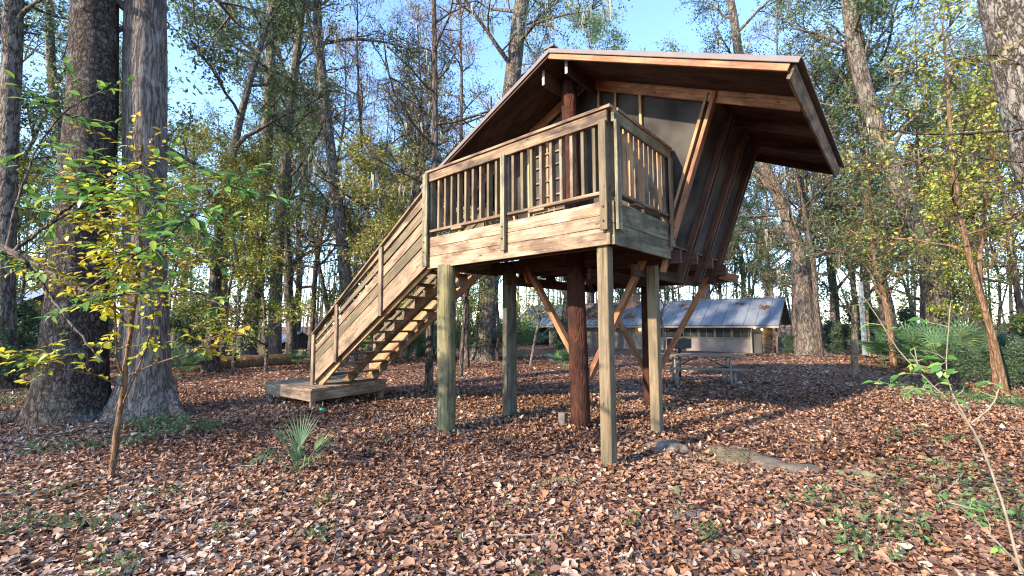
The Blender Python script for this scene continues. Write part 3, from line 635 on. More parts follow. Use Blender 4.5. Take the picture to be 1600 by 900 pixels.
# ------------------------------------------------------------------ picnic table
def picnic(loc, rz):
    t = thing('picnic_table', 'wooden picnic table with attached benches on bent pipe legs behind the treehouse', 'picnic table', loc, rz)
    for i in range(5): beam('table_plank', t, (-0.98, -0.29+i*0.145, 0.745), (0.98, -0.29+i*0.145, 0.745), 0.138, 0.038, TABW)
    for s in (-1, 1):
        for q in (0, 1): beam('bench_plank', t, (-0.98, s*(0.60+q*0.13), 0.45), (0.98, s*(0.60+q*0.13), 0.45), 0.12, 0.038, TABW)
    for x in (-0.66, 0.66):
        tb = TB()
        for s in (-1, 1):
            P = [(x, s*0.20, 0.72), (x, s*0.21, 0.45), (x, s*0.24, 0.12), (x, s*0.32, 0.035), (x, s*0.60, 0.03), (x, s*0.68, 0.07), (x, s*0.70, 0.2), (x, s*0.70, 0.33), (x, s*0.64, 0.40), (x, s*0.50, 0.415), (x, 0, 0.415)]
            P = np.array(P); tt = np.linspace(0, len(P)-1, 34); Q = np.stack([np.interp(tt, range(len(P)), P[:, i]) for i in range(3)], -1); tb.tube(Q, np.full(34, 0.027), 10)
        o = obj('pipe_frame', tb.mesh('pipe_frame', STEEL), t)
        beam('batten', t, (x, -0.34, 0.708), (x, 0.34, 0.708), 0.07, 0.035, TABW)
    for s in (-1, 1):
        beam('strut', t, (s*0.64, 0, 0.42), (s*0.06, 0, 0.71), 0.03, 0.03, IRON)
    return t
p = gpt(1120, 603); picnic((p.x-0.42, p.y, 0), R(-14))
# charcoal grill on a post
p = Vector((4.88, 13.0, 0))
g = thing('park_grill', 'black charcoal grill box on a post beside the picnic table', 'grill', (p.x, p.y, 0), R(8))
post = obj('post', round_mesh('post', 0.035, 0.035, 0.86, IRON, 12, 2, 0), g)
def openbox(name, parent, w_, d_, h_, z, t=0.02, m=IRON):
    o = beam(name, parent, (-w_/2, 0, z), (w_/2, 0, z), d_, t, m)
    beam('side_plate', o, (-w_/2, -d_/2, z+h_/2), (w_/2, -d_/2, z+h_/2), t, h_, m); beam('side_plate', o, (-w_/2, d_/2, z+h_/2), (w_/2, d_/2, z+h_/2), t, h_, m)
    beam('side_plate', o, (-w_/2, -d_/2, z+h_/2), (-w_/2, d_/2, z+h_/2), t, h_, m); beam('side_plate', o, (w_/2, -d_/2, z+h_/2), (w_/2, d_/2, z+h_/2), t, h_, m)
    return o
ob = openbox('fire_box', g, 0.52, 0.40, 0.27, 0.86)
for i in range(9): beam('grate_bar', ob, (-0.24+i*0.06, -0.19, 1.09), (-0.24+i*0.06, 0.19, 1.09), 0.012, 0.012, IRON)
tb = TB(); a = np.linspace(0, 6.283, 20)
for s in (-1, 1): tb.tube(np.stack([s*0.09+0.07*np.cos(a), np.full(20, -0.05), 0.79+0.05*np.sin(a)], -1), np.full(20, 0.012), 6)
obj('handle_loop', tb.mesh('handle_loop', IRON), g)

# ------------------------------------------------------------------ lodge
LZ = -0.85
lodge = thing('lodge_building', 'long low wooden lodge with blue-grey metal roof and stone chimney', 'building', (20.2, 33.6, LZ), math.pi - math.radians(38) + math.pi)
# local frame: x from 0 (right end, near) to -22 (left, far) along the front eave; y goes back
LL, DP, EH, RHT, RD = 26.0, 9.0, 2.20, 4.50, 4.2
def LBm(name, p0, p1, a, b, m, par=None, up=(0, 0, 1), ch=0.004): return beam(name, par or lodge, p0, p1, a, b, m, up, ch)
npan = 32; pw = LL/npan; upf = Vector((0, -(RHT-EH), RD)).normalized(); upb = Vector((0, (RHT-EH), RD)).normalized()
for i in range(npan):
    x = -(i+0.5)*pw
    pn = LBm('roof_panel', (x, 0, EH), (x, RD, RHT), pw-0.01, 0.03, ROOFM, up=upf)
    LBm('roof_seam', (x+pw/2, 0, EH+0.03), (x+pw/2, RD, RHT+0.03), 0.06, 0.075, ROOFM, par=pn, up=upf)
    LBm('roof_panel', (x, 2*RD, EH), (x, RD+0.01, RHT), pw-0.01, 0.03, ROOFM, up=upb)
LBm('ridge_cap', (0.02, RD, RHT+0.05), (-LL, RD, RHT+0.05), 0.3, 0.04, ROOFM)
LBm('eave_fascia', (0, 0.06, EH-0.12), (-LL, 0.06, EH-0.12), 0.04, 0.16, TRIM)
for s, y0, y1, u_ in ((1, 0.02, RD, upf), (-1, 2*RD-0.02, RD, upb)):
    LBm('barge_board', (0.03, y0, EH-0.10), (0.03, y1, RHT-0.10), 0.04, 0.22, CAPW, up=u_)
for x in (-1.5, -5.5, -9.5, -13.5, -17.5, -21.5):
    LBm('rafter', (x, 0.1, EH-0.12), (x, RD, RHT-0.12), 0.08, 0.16, CAPW, up=upf); LBm('rafter', (x, 2*RD-0.1, EH-0.12), (x, RD, RHT-0.12), 0.08, 0.16, CAPW, up=upb)
WY = 0.9
def wallpanel(x0, x1, z0, z1, m, name='wall_panel', y=WY, d=0.12): return LBm(name, (x0, y+d/2, (z0+z1)/2), (x1, y+d/2, (z0+z1)/2), d, z1-z0, m, ch=0.002)
# front wall from the right: dark entry bay, pale panels under ribbon windows, door, board wall
wb = wallpanel(-2.1, -7.9, 0.0, 1.15, PALEPAINT)
for i in range(9):
    x0 = -2.1-i*0.645; LBm('panel_batten', (x0, WY-0.012, 0.0), (x0, WY-0.012, 1.15), 0.04, 0.02, TRIM, par=wb, up=(0, 1, 0)) if i % 3 == 0 else None
LBm('window_sill', (-2.1, WY-0.02, 1.18), (-7.9, WY-0.02, 1.18), 0.12, 0.06, TRIM)
wins = [(-2.25, -3.35), (-3.55, -4.65), (-4.85, -5.95), (-6.15, -7.25)]
for a, b in wins:
    wn = LBm('window', (a, WY+0.03, 1.57), (b, WY+0.03, 1.57), 0.03, 0.70, DARKGL)
    LBm('window_frame', (a+0.05, WY, 1.21), (a+0.05, WY, 1.93), 0.07, 0.08, TRIM, par=wn, up=(0, 1, 0)); LBm('window_frame', (b-0.05, WY, 1.21), (b-0.05, WY, 1.93), 0.07, 0.08, TRIM, par=wn, up=(0, 1, 0))
    LBm('window_frame', ((a+b)/2, WY, 1.21), ((a+b)/2, WY, 1.93), 0.03, 0.05, TRIM, par=wn, up=(0, 1, 0))
LBm('wall_panel', (-2.1, WY+0.06, 2.06), (-LL+0.6, WY+0.06, 2.06), 0.12, 0.24, CAPW)
LBm('entry_door', (-1.35, WY+0.25, 0.95), (-2.1, WY+0.25, 0.95), 0.05, 1.9, BLACKP); LBm('entry_wall', (-0.55, WY+0.25, 1.05), (-1.3, WY+0.25, 1.05), 0.05, 2.1, CAPW)
LBm('corner_post', (-2.05, WY, 0.0), (-2.05, WY, 2.1), 0.14, 0.14, TRIM, up=(0, 1, 0))
wallpanel(-7.9, -9.9, 0.0, 1.15, PALEPAINT); wn = LBm('window', (-8.0, WY+0.03, 1.57), (-9.8, WY+0.03, 1.57), 0.03, 0.72, DARKGL)
LBm('window_frame', (-8.9, WY, 1.2), (-8.9, WY, 1.93), 0.06, 0.06, TRIM, par=wn, up=(0, 1, 0))
dr = LBm('screen_door', (-10.0, WY+0.05, 0.97), (-11.0, WY+0.05, 0.97), 0.05, 1.9, TRIM)
LBm('door_screen', (-10.12, WY+0.02, 1.42), (-10.88, WY+0.02, 1.42), 0.02, 0.78, DARKGL, par=dr); LBm('door_screen', (-10.12, WY+0.02, 0.55), (-10.88, WY+0.02, 0.55), 0.02, 0.62, DARKGL, par=dr)
for i in range(36):
    x = -11.1-i*0.29
    if -x > LL-0.7: break
    LBm('wall_board', (x, WY+0.05+0.004*(i % 2), 0.0), (x, WY+0.05+0.004*(i % 2), 2.0), 0.275, 0.03, BARN, up=(0, 1, 0))
# dark body behind (walls of the other sides)
def wall_slab(name, x0, x1, y0, y1, z0, z1, m):
    V = [(x, y, z) for x in (x0, x1) for y in (y0, y1) for z in (z0, z1)]
    me = bpy.data.meshes.new(name); me.from_pydata(V, [], [(0, 1, 3, 2), (4, 6, 7, 5), (0, 4, 5, 1), (2, 3, 7, 6), (0, 2, 6, 4), (1, 5, 7, 3)]); me.update(); return obj(name, me, lodge, mat=m)
wall_slab('end_wall', -2.1, -2.0, WY+0.3, 2*RD-WY, 0, 2.15, BARN); wall_slab('back_wall', -LL+0.6, -2.1, 2*RD-WY, 2*RD-WY+0.1, 0, 2.15, BARN); wall_slab('end_wall', -LL+0.5, -LL+0.6, WY, 2*RD-WY, 0, 2.15, BARN)
me = bpy.data.meshes.new('gable_wall'); me.from_pydata([(-2.02, 0.8, 2.15), (-2.02, 2*RD-0.8, 2.15), (-2.02, RD, RHT-0.2), (-2.06, 0.8, 2.15), (-2.06, 2*RD-0.8, 2.15), (-2.06, RD, RHT-0.2)], [], [(0, 1, 2), (5, 4, 3), (0, 3, 4, 1), (1, 4, 5, 2), (2, 5, 3, 0)]); obj('gable_wall', me, lodge, mat=CAPW)
LBm('porch_post', (-0.25, WY-0.1, 0), (-0.25, WY-0.1, 2.0), 0.14, 0.14, CAPW, up=(0, 1, 0))
# chimney of separate stones
ch = LBm('chimney', (-13.0, 3.6, 3.2), (-13.0, 3.6, 5.35), 1.15, 1.0, CHIM, up=(0, 1, 0))
for r_ in range(8):
    for c in range(4):
        ox = -13.0-0.6+0.30*c+0.15*(r_ % 2)
        LBm('chimney_stone', (ox, 3.08, 3.45+r_*0.24), (ox+0.27, 3.08, 3.45+r_*0.24), 0.07, 0.21, CHIM, par=ch, ch=0.02)
LBm('chimney_cap', (-12.3, 3.6, 5.40), (-13.7, 3.6, 5.40), 1.2, 0.10, CONC, par=ch)
for (x, z) in ((-1.75, 1.93), (-1.25, 1.80)):
    lm = obj('wall_lamp', round_mesh('lamp', 0.05, 0.06, 0.10, BULB, 10, 2, 0), lodge, Matrix.Translation((x, WY-0.05, z)))
    LBm('lamp_bracket', (x, WY-0.04, z+0.12), (x, WY+0.1, z+0.12), 0.04, 0.03, IRON, par=lm)
lm = obj('wall_lamp', round_mesh('lamp', 0.05, 0.06, 0.10, BULB, 10, 2, 0), lodge, Matrix.Translation((-11.25, WY-0.08, 1.75)))
# leaf drifts on the roof
Vs, Rr = [], []
cent = []
for (cx_, t0, sx, st_, nn) in ((-17.2, 0.55, 3.2, 0.45, 2600), (-14.6, 0.62, 1.3, 0.3, 900), (-12.4, 0.35, 0.5, 0.12, 220), (-1.2, 0.62, 0.45, 0.07, 120), (-3.2, 0.78, 0.4, 0.05, 90), (-7.4, 0.62, 0.3, 0.05, 60), (-7.9, 0.78, 0.35, 0.04, 60)):
    xx = np.clip(cx_+rng.normal(0, sx*0.5, nn), -21.8, -0.2); tt = np.clip(t0+rng.normal(0, st_*0.5, nn), 0.03, 0.97)
    cent.append(np.stack([xx, tt*RD, EH+tt*(RHT-EH)+0.05+rng.uniform(0, 0.03, nn)], -1))
cent = np.concatenate(cent); nn = len(cent)
V, F, kk = leaf_geo(cent, rng.uniform(0, 6.28, nn), rng.normal(0, .3, nn), rng.normal(0.4, .3, nn), rng.uniform(.12, .24, nn), np.full(nn, .7), rng.normal(0, .3, nn), 4)
o = obj('roof_leaves', mesh_np('roof_leaves', V, F3=F, rnd=np.repeat(rng.uniform(.2, .85, nn), kk), mat=LITTER)); o.matrix_world = Matrix.Translation(lodge.location)@lodge.rotation_euler.to_matrix().to_4x4()
tag(o, 'drifts of brown leaves lying on the lodge roof', 'leaf pile', kind='stuff')

# ------------------------------------------------------------------ trees
def resample(P, n):
    P = np.array(P, float); t = np.linspace(0, len(P)-1, n); i = np.arange(len(P))
    Q = np.stack([np.interp(t, i, P[:, c]) for c in range(P.shape[1])], -1)
    for _ in range(3): Q[1:-1] = (Q[:-2]+2*Q[1:-1]+Q[2:])/4
    return Q
def wander(p, d, length, n, bend, r, upw=0.0):
    pts = [p]; d = d/np.linalg.norm(d); stp = length/n
    for i in range(n):
        d = d+r.normal(0, bend, 3); d[2] += upw; d /= np.linalg.norm(d); pts.append(pts[-1]+d*stp)
    return np.array(pts)
def grow(trunk, trad, r, n_limb=12, t0=0.35, limb_len=4.5, nsub=6, ntwig=5, nleaf=14, leaf=0.11, wid=0.45, spread=0.20, upw=0.06, el=(10, 55), rscale=0.35, lf_keep=1.0, moss=0, twig_len=0.8, taper_top=0.5):
    """limbs, branches and twigs on a given trunk: returns branch mesh data, leaf centres and moss strands"""
    tb = TB(); LC = []; MO = []
    T = len(trunk); az = r.uniform(0, 6.28)
    for i in range(n_limb):
        t = t0+(1-t0)*(i+r.uniform(0, 0.8))/n_limb; j = min(int(t*(T-1)), T-2); p = trunk[j]; rr = trad[j]
        az += 2.4+r.normal(0, .4); e = R(r.uniform(*el)); ln = limb_len*(1-taper_top*(t-t0)/(1-t0+1e-6))*r.uniform(0.7, 1.15)
        d = np.array([math.cos(az)*math.cos(e), math.sin(az)*math.cos(e), math.sin(e)])
        lp_ = wander(p, d, ln, 7, 0.16, r, upw); r0 = min(rr*0.6, max(0.02, ln*0.018)); tb.tube(lp_, np.linspace(r0, r0*0.28, 8), 6)
        for s in range(nsub):
            q = 0.25+0.75*(s+r.uniform(0, 1))/nsub; k_ = min(int(q*7), 7); b0 = lp_[k_]; ld = lp_[min(k_+1, 7)]-lp_[max(k_-1, 0)]; ld /= np.linalg.norm(ld)
            dd = ld*0.6+r.normal(0, 0.65, 3); dd[2] += 0.12; sl_ = ln*0.38*r.uniform(.6, 1.2)
            sp_ = wander(b0, dd, sl_, 4, 0.22, r, upw*0.6); tb.tube(sp_, np.linspace(r0*0.42, r0*0.14, 5), 4)
            for w_ in range(ntwig):
                q2 = 0.25+0.75*(w_+r.uniform(0, 1))/ntwig; k2 = min(int(q2*4), 4); dd2 = (sp_[min(k2+1, 4)]-sp_[max(k2-1, 0)]); dd2 = dd2/(np.linalg.norm(dd2)+1e-6)*0.5+r.normal(0, .7, 3)
                tp = wander(sp_[k2], dd2, twig_len*r.uniform(.5, 1.2), 2, 0.25, r, 0.0); tb.tube(tp, np.array([r0*0.13+0.004, 0.004, 0.002]), 3)
                if r.random() < lf_keep:
                    f = r.uniform(0.15, 1.05, nleaf)[:, None]; base = tp[0]*(1-f)+tp[2]*f; LC.append(base+r.normal(0, spread, (nleaf, 3))*np.array([1, 1, .7]))
                if moss and r.random() < moss: MO.append((tp[1], r.uniform(.4, 1.4)))
    return tb, (np.concatenate(LC) if LC else np.zeros((0, 3))), MO
def leaf_mesh(name, C, r, size, wid, mat, shape=4, yel=None, curl=0.3):
    n = len(C); rn = r.beta(1.5, 2.2, n)
    V, F, k_ = leaf_geo(C, r.uniform(0, 6.28, n), r.normal(-0.2, .6, n), r.normal(0, .8, n), size*r.uniform(.6, 1.4, n), np.full(n, wid), r.normal(0, curl, n), shape)
    return mesh_np(name, V, F3=F, rnd=np.repeat(rn, k_), mat=mat)
def moss_mesh(MO, r):
    Vs, Fs, n0 = [], [], 0
    for p, ln in MO:
        for s in range(4):
            a = r.uniform(0, 6.28); w_ = r.uniform(.015, .05); q = p+np.append(r.normal(0, .12, 2), 0); l2 = ln*r.uniform(.4, 1)
            dx = np.array([math.cos(a), math.sin(a), 0])*w_; pts = []
            for i in range(5):
                c = q+np.array([r.normal(0, .02), r.normal(0, .02), -l2*i/4]); ww = (1-i/4.2)*(0.7+0.6*r.random()); pts += [c-dx*ww, c+dx*ww]
            Vs.append(np.array(pts)); Fs.append(np.array([(2*i, 2*i+1, 2*i+3, 2*i+2) for i in range(4)])+n0); n0 += 10
    V = np.concatenate(Vs); F = np.concatenate(Fs); return mesh_np('hanging_moss', V, F4=F, rnd=r.random(len(F)), mat=LF_MOSS)
def trunk_mesh(name, P, Rd, mat, sides=16, rough=0.06, flare=0.0, nroots=5, seed=0, fine=False):
    P = np.asarray(P, float); V, F = tube(P, Rd, sides); V = V.reshape(len(P), sides, 3)
    ph = [seed*1.7+i*2*math.pi/nroots+0.5*math.sin(seed+i*2.1) for i in range(nroots)]
    for j in range(len(P)):
        h = P[j][2]-P[0][2]
        for k_ in range(sides):
            v = Vector(V[j, k_]); c = Vector(P[j]); d = v-c
            nz_ = noise.noise(Vector((v.x*1.2, v.y*1.2, v.z*0.35+seed)))*rough*1.4
            if fine: nz_ += noise.noise(Vector((v.x*9, v.y*9, v.z*2.5+seed)))*rough*0.45 + noise.noise(Vector((v.x*22, v.y*22, v.z*7+seed)))*rough*0.22
            f = 1+nz_
            if flare:
                a = math.atan2(d.y, d.x); lob = sum(max(0, math.cos((a-p_)))**7 for p_ in ph)
                f += flare*math.exp(-max(h, 0)*2.6)*(0.30+1.15*lob)
            V[j, k_] = c+d*f
    return mesh_np(name, V.reshape(-1, 3), F4=F, mat=mat, smooth=True)

# --- template trees for the wood (built once, copied)
def template(kind, seed):
    r = np.random.default_rng(seed); H = {'oak': 21, 'ever': 17, 'tall': 24, 'bare': 19, 'yel': 8.5, 'bush': 3.0}[kind]
    n = 16; P = wander(np.zeros(3), np.array([r.normal(0, .05), r.normal(0, .05), 1.0]), H, n-1, 0.055 if kind != 'oak' else 0.10, r, 0.05); P[0, 2] = -0.3
    r0 = {'oak': .34, 'ever': .20, 'tall': .22, 'bare': .15, 'yel': .07, 'bush': .03}[kind]; Rd = r0*(1-0.80*np.linspace(0, 1, n)**1.1)
    kw = {'oak': dict(n_limb=18, t0=.24, limb_len=7.5, nsub=8, ntwig=7, nleaf=22, spread=.15, twig_len=1.3), 'ever': dict(n_limb=21, t0=.12, limb_len=4.8, nsub=8, ntwig=7, nleaf=20, spread=.13, twig_len=1.0),
          'tall': dict(n_limb=16, t0=.38, limb_len=5.5, nsub=8, ntwig=7, nleaf=24, spread=.15, twig_len=1.2, lf_keep=.9), 'bare': dict(n_limb=16, t0=.26, limb_len=5.0, nsub=8, ntwig=9, nleaf=5, lf_keep=.6, moss=.05, twig_len=1.1),
          'yel': dict(n_limb=14, t0=.18, limb_len=2.3, nsub=6, ntwig=6, nleaf=14, spread=.10, twig_len=.7), 'bush': dict(n_limb=14, t0=.05, limb_len=1.5, nsub=6, ntwig=5, nleaf=10, spread=.09, twig_len=.55, el=(15, 70))}[kind]
    tb, LC, MO = grow(P, Rd, r, **kw)
    lm_ = {'oak': LF_GREEN, 'ever': LF_DARK, 'tall': LF_GREEN, 'bare': LF_RUST, 'yel': LF_YEL, 'bush': LF_DARK}[kind]
    ls = {'oak': .15, 'ever': .155, 'tall': .165, 'bare': .10, 'yel': .105, 'bush': .19}[kind]
    wd = {'oak': .42, 'ever': .42, 'tall': .45, 'bare': .5, 'yel': .55, 'bush': .4}[kind]
    d = dict(trunk=trunk_mesh('trunk', P, Rd, BARKF if kind != 'bare' else BARKD, 10, .08, .5 if kind in ('oak', 'ever', 'tall') else 0, 4, seed), branch=tb.mesh('branch', BARKF if kind != 'bare' else BARKD), crown=leaf_mesh('crown', LC, r, ls, wd, lm_))
    if MO: d['moss'] = moss_mesh(MO, r)
    return d
TPL = {k_: [template(k_, s) for s in ss] for k_, ss in (('oak', (11, 12)), ('ever', (21, 22)), ('tall', (31, 32)), ('bare', (41, 42)), ('yel', (51, 52)), ('bush', (61, 62)))}
def put(kind, i, name, label, cat, x, y, s=1, rz=None, group=None, tilt=(0, 0), z=None):
    d = TPL[kind][i % 2]; o = thing(name, label, cat, (x, y, gz(x, y) if z is None else z), random.uniform(0, 6.28) if rz is None else rz, group)
    o.rotation_euler = (tilt[0], tilt[1], o.rotation_euler.z); o.scale = (s*random.uniform(.9, 1.1), s*random.uniform(.9, 1.1), s)
    for k_, nm in (('trunk', 'trunk'), ('branch', 'branch'), ('crown', 'crown'), ('moss', 'hanging_moss')):
        if k_ in d: tag(obj(nm, d[k_], o), kind='stuff' if k_ == 'moss' else None)
    return o

# --- individual trees whose trunks the photo shows
def own_tree(name, label, pix, Y, widths, mat, seed, flare=0.5, sides=20, group=None, extra=None, crown=None, leafm=LF_GREEN, leaf=.12, branchm=None, rings=40, base=None, **kw):
    """pix: (px,py) up the trunk at distance Y; widths in metres; crown=True grows limbs"""
    P = [at(px, py, Y) for px, py in pix]
    b = P[0].copy(); b.z = gz(b.x, b.y)-0.25; P[0] = b
    if extra:
        last = P[-1]
        for e_ in extra: P.append(last+Vector(e_))
    root = thing(name, label, 'tree', (b.x, b.y, b.z+0.25), 0, group); O = np.array(root.location)
    Q = resample([tuple(np.array(p)-O)+(w_,) for p, w_ in zip(P, list(widths)+[widths[-1]*0.6]*(len(P)-len(widths)))], rings)
    Pt, Rd = Q[:, :3], Q[:, 3]/2
    obj('trunk', trunk_mesh('trunk', Pt, Rd, mat, sides, .07 if sides < 40 else .05, flare, 5, seed, fine=sides >= 40), root)
    if crown is not None:
        r = np.random.default_rng(seed+100); tb, LC, MO = grow(Pt, Rd, r, **crown)
        obj('branch', tb.mesh('branch', branchm or mat), root)
        if len(LC): obj('crown', leaf_mesh('crown', LC, r, leaf, kw.get('wid', .45), leafm), root)
        if MO: tag(obj('hanging_moss', moss_mesh(MO, r), root), kind='stuff')
    return root
own_tree('oak_tree', 'massive dark brown trunk with flared base, left one of the twin trunks', [(108, 640), (112, 600), (122, 450), (138, 300), (148, 120), (155, -60)], 7.5, [1.15, .92, .76, .74, .68, .62], BARKB, 1, flare=0.30, sides=72, rings=170,
         extra=[(0.3, -0.2, 3), (0.6, .2, 6)], crown=dict(n_limb=8, t0=.62, limb_len=4.5, nsub=6, ntwig=5, nleaf=16, el=(5, 50)), leaf=.11)
own_tree('oak_tree', 'tall smooth grey trunk with spreading roots, right one of the twin trunks', [(228, 628), (228, 590), (226, 450), (228, 300), (230, 120), (232, -60)], 7.9, [.95, .72, .64, .62, .66, .62], BARKG, 2, flare=0.5, sides=72, rings=170,
         extra=[(0.3, 0.2, 3), (0.9, .5, 6)], crown=dict(n_limb=8, t0=.62, limb_len=4.5, nsub=6, ntwig=5, nleaf=16, el=(5, 50)), leaf=.11)
own_tree('oak_tree', 'leaning trunk with plated grey bark at the right edge', [(1775, 700), (1700, 400), (1642, 260), (1590, 20), (1565, -120)], 4.6, [.66, .60, .56, .54, .5], BARKP, 3, flare=0.6, sides=72, rings=150,
         extra=[(-.2, .2, 3), (-.2, .4, 6)], crown=dict(n_limb=7, t0=.66, limb_len=3.5, nsub=5, ntwig=4, nleaf=10), leaf=.10)
own_tree('pine_tree', 'slim straight dark tree with bare side branches behind the deck railing', [(668, 612), (673, 450), (682, 250), (683, 120), (682, -60)], 10.45, [.19, .17, .15, .13, .11], BARKD, 4, flare=.2, sides=12, extra=[(0, 0, 2.5)],
         crown=dict(n_limb=16, t0=.40, limb_len=2.6, nsub=5, ntwig=4, nleaf=3, lf_keep=.35, el=(-5, 55), spread=.15, twig_len=.6), leafm=LF_RUST, leaf=.09)
own_tree('oak_tree', 'mossy leaning oak rising behind the roof peak', [(752, 565), (764, 450), (785, 260), (803, 130), (815, 30), (830, -60)], 19.3, [.98, .80, .74, .74, .70, .6], BARKF, 5, flare=.5, sides=20, extra=[(.6, 0, 3), (1.2, 0, 6)],
         crown=dict(n_limb=14, t0=.42, limb_len=6.5, nsub=8, ntwig=7, nleaf=14, moss=.25, lf_keep=.8, twig_len=1.1, spread=.15))
own_tree('oak_tree', 'thick curving trunk bending up under the roof eave', [(1264, 556), (1258, 480), (1246, 385), (1222, 320), (1192, 258), (1165, 160), (1150, 20)], 22.8, [1.1, .85, .62, .56, .56, .5, .4], BARKF, 6, flare=.5, extra=[(-.5, 0, 3), (-.2, .5, 6)],
         crown=dict(n_limb=16, t0=.34, limb_len=6.0, nsub=8, ntwig=7, nleaf=24, moss=.05, lf_keep=.8, twig_len=1.1, spread=.15), leafm=LF_DARK)
own_tree('oak_tree', 'big leaning oak forking above the right hand palmettos', [(1482, 520), (1462, 440), (1432, 350), (1398, 275), (1362, 180), (1338, 80), (1325, -40)], 16.5, [.85, .72, .66, .62, .58, .52, .44], BARKF, 7, flare=.4, extra=[(-.2, 0, 3), (.3, .5, 5)],
         crown=dict(n_limb=16, t0=.40, limb_len=5.0, nsub=8, ntwig=7, nleaf=22, moss=.05, lf_keep=.9, spread=.15))
own_tree('oak_tree', 'tall wavy trunk standing left of the deck behind the stairs', [(548, 560), (540, 420), (522, 260), (510, 150), (500, 40), (499, -60)], 17.0, [.50, .44, .38, .36, .34, .3], BARKF, 8, flare=.4, extra=[(0, 0, 3), (.4, .5, 6)],
         crown=dict(n_limb=12, t0=.45, limb_len=4.6, nsub=7, ntwig=6, nleaf=18, lf_keep=.9, spread=.15))
own_tree('oak_tree', 'straight trunk behind the fallen log, leftmost of its pair', [(384, 553), (398, 450), (412, 330), (420, 200), (428, 60), (430, -60)], 21, [.75, .6, .56, .5, .46, .4], BARKF, 9, flare=.5, extra=[(0, 0, 3), (.4, .5, 6)],
         crown=dict(n_limb=13, t0=.45, limb_len=5.0, nsub=6, ntwig=6, nleaf=20, lf_keep=.9, spread=.15))
own_tree('oak_tree', 'mottled grey trunk by the right end of the fallen log', [(428, 556), (430, 460), (438, 340), (452, 200), (470, 60)], 19.5, [.6, .52, .48, .42, .36], BARKG, 10, flare=.5, extra=[(.2, 0, 3), (.4, .5, 6)],
         crown=dict(n_limb=13, t0=.45, limb_len=4.6, nsub=6, ntwig=6, nleaf=16, lf_keep=.9, spread=.15))
own_tree('oak_tree', 'grey trunk at the far left edge of the clearing', [(8, 600), (6, 420), (14, 250), (24, 60), (28, -60)], 11.5, [.5, .42, .40, .40, .36], BARKF, 11, flare=.4, extra=[(0, 0, 3), (.4, .5, 6)],
         crown=dict(n_limb=12, t0=.5, limb_len=4.0, nsub=6, ntwig=6, nleaf=16, spread=.25), leafm=LF_DARK)
own_tree('oak_tree', 'thin mottled trunk between the left edge and the twin trunks', [(92, 560), (100, 440), (108, 300), (84, 120), (80, -60)], 17, [.4, .34, .32, .3, .25], BARKF, 12, flare=.3, extra=[(0, 0, 3)],
         crown=dict(n_limb=12, t0=.4, limb_len=4.0, nsub=6, ntwig=5, nleaf=16), leafm=LF_DARK)
own_tree('sapling', 'orange barked leaning sapling on the right with yellowing leaves', [(1572, 622), (1552, 540), (1520, 430), (1500, 340), (1488, 240), (1484, 140)], 9.6, [.14, .12, .10, .09, .08, .06], BARKO, 13, flare=.1, sides=12, extra=[(0, 0, 1.5)],
         crown=dict(n_limb=16, t0=.38, limb_len=2.7, nsub=6, ntwig=5, nleaf=9, lf_keep=.7, spread=.12, twig_len=.5, el=(0, 45)), leafm=LF_YEL, leaf=.085, wid=.55)
own_tree('sapling', 'second slimmer orange stem beside the leaning sapling', [(1556, 600), (1545, 520), (1528, 440), (1540, 330), (1550, 220)], 10.2, [.13, .11, .10, .08, .06], BARKO, 14, flare=.1, sides=10, extra=[(0, 0, 1.2)],
         crown=dict(n_limb=14, t0=.4, limb_len=2.2, nsub=5, ntwig=5, nleaf=9, spread=.16, twig_len=.5), leafm=LF_YEL, leaf=.085, wid=.55)
own_tree('sapling', 'pale slim sapling in front of the grey pole', [(1396, 584), (1390, 520), (1382, 470), (1366, 410), (1362, 330)], 14.6, [.20, .17, .15, .12, .09], BARKO, 15, flare=.1, sides=10, extra=[(0, 0, 2)],
         crown=dict(n_limb=15, t0=.35, limb_len=2.6, nsub=6, ntwig=5, nleaf=12, spread=.2), leafm=LF_GREEN, leaf=.11)
own_tree('sapling', 'crooked thin sapling seen between the round posts', [(718, 584), (722, 530), (728, 470), (733, 400), (728, 330)], 13.5, [.14, .12, .10, .09, .07], BARKD, 16, flare=.1, sides=8,
         crown=dict(n_limb=12, t0=.45, limb_len=1.8, nsub=5, ntwig=4, nleaf=9, spread=.15, twig_len=.5), leafm=LF_YEL, leaf=.085)
own_tree('sapling', 'pale thin sapling with sparse yellow leaves in front of the palmettos', [(826, 566), (836, 525), (844, 492), (846, 440)], 17.0, [.11, .09, .07, .05], BARKG, 17, flare=.1, sides=8,
         crown=dict(n_limb=12, t0=.5, limb_len=1.5, nsub=5, ntwig=4, nleaf=10, spread=.15, twig_len=.5), leafm=LF_YEL, leaf=.09)
own_tree('sapling', 'slender stem just right of the mossy leaning oak', [(776, 560), (778, 500), (772, 440), (776, 300), (770, 150)], 18.5, [.16, .14, .12, .1, .08], BARKD, 18, flare=.1, sides=8,
         crown=dict(n_limb=10, t0=.5, limb_len=2.2, nsub=5, ntwig=4, nleaf=8), leafm=LF_YEL, leaf=.1)
own_tree('sapling', 'white barked bent sapling behind the right deck post', [(1036, 560), (1038, 530), (1032, 500), (1040, 470), (1034, 420)], 18, [.10, .09, .08, .07, .05], WHITEP if False else BARKG, 19, flare=.1, sides=8,
         crown=dict(n_limb=9, t0=.5, limb_len=1.6, nsub=5, ntwig=4, nleaf=5), leafm=LF_YEL, leaf=.09)

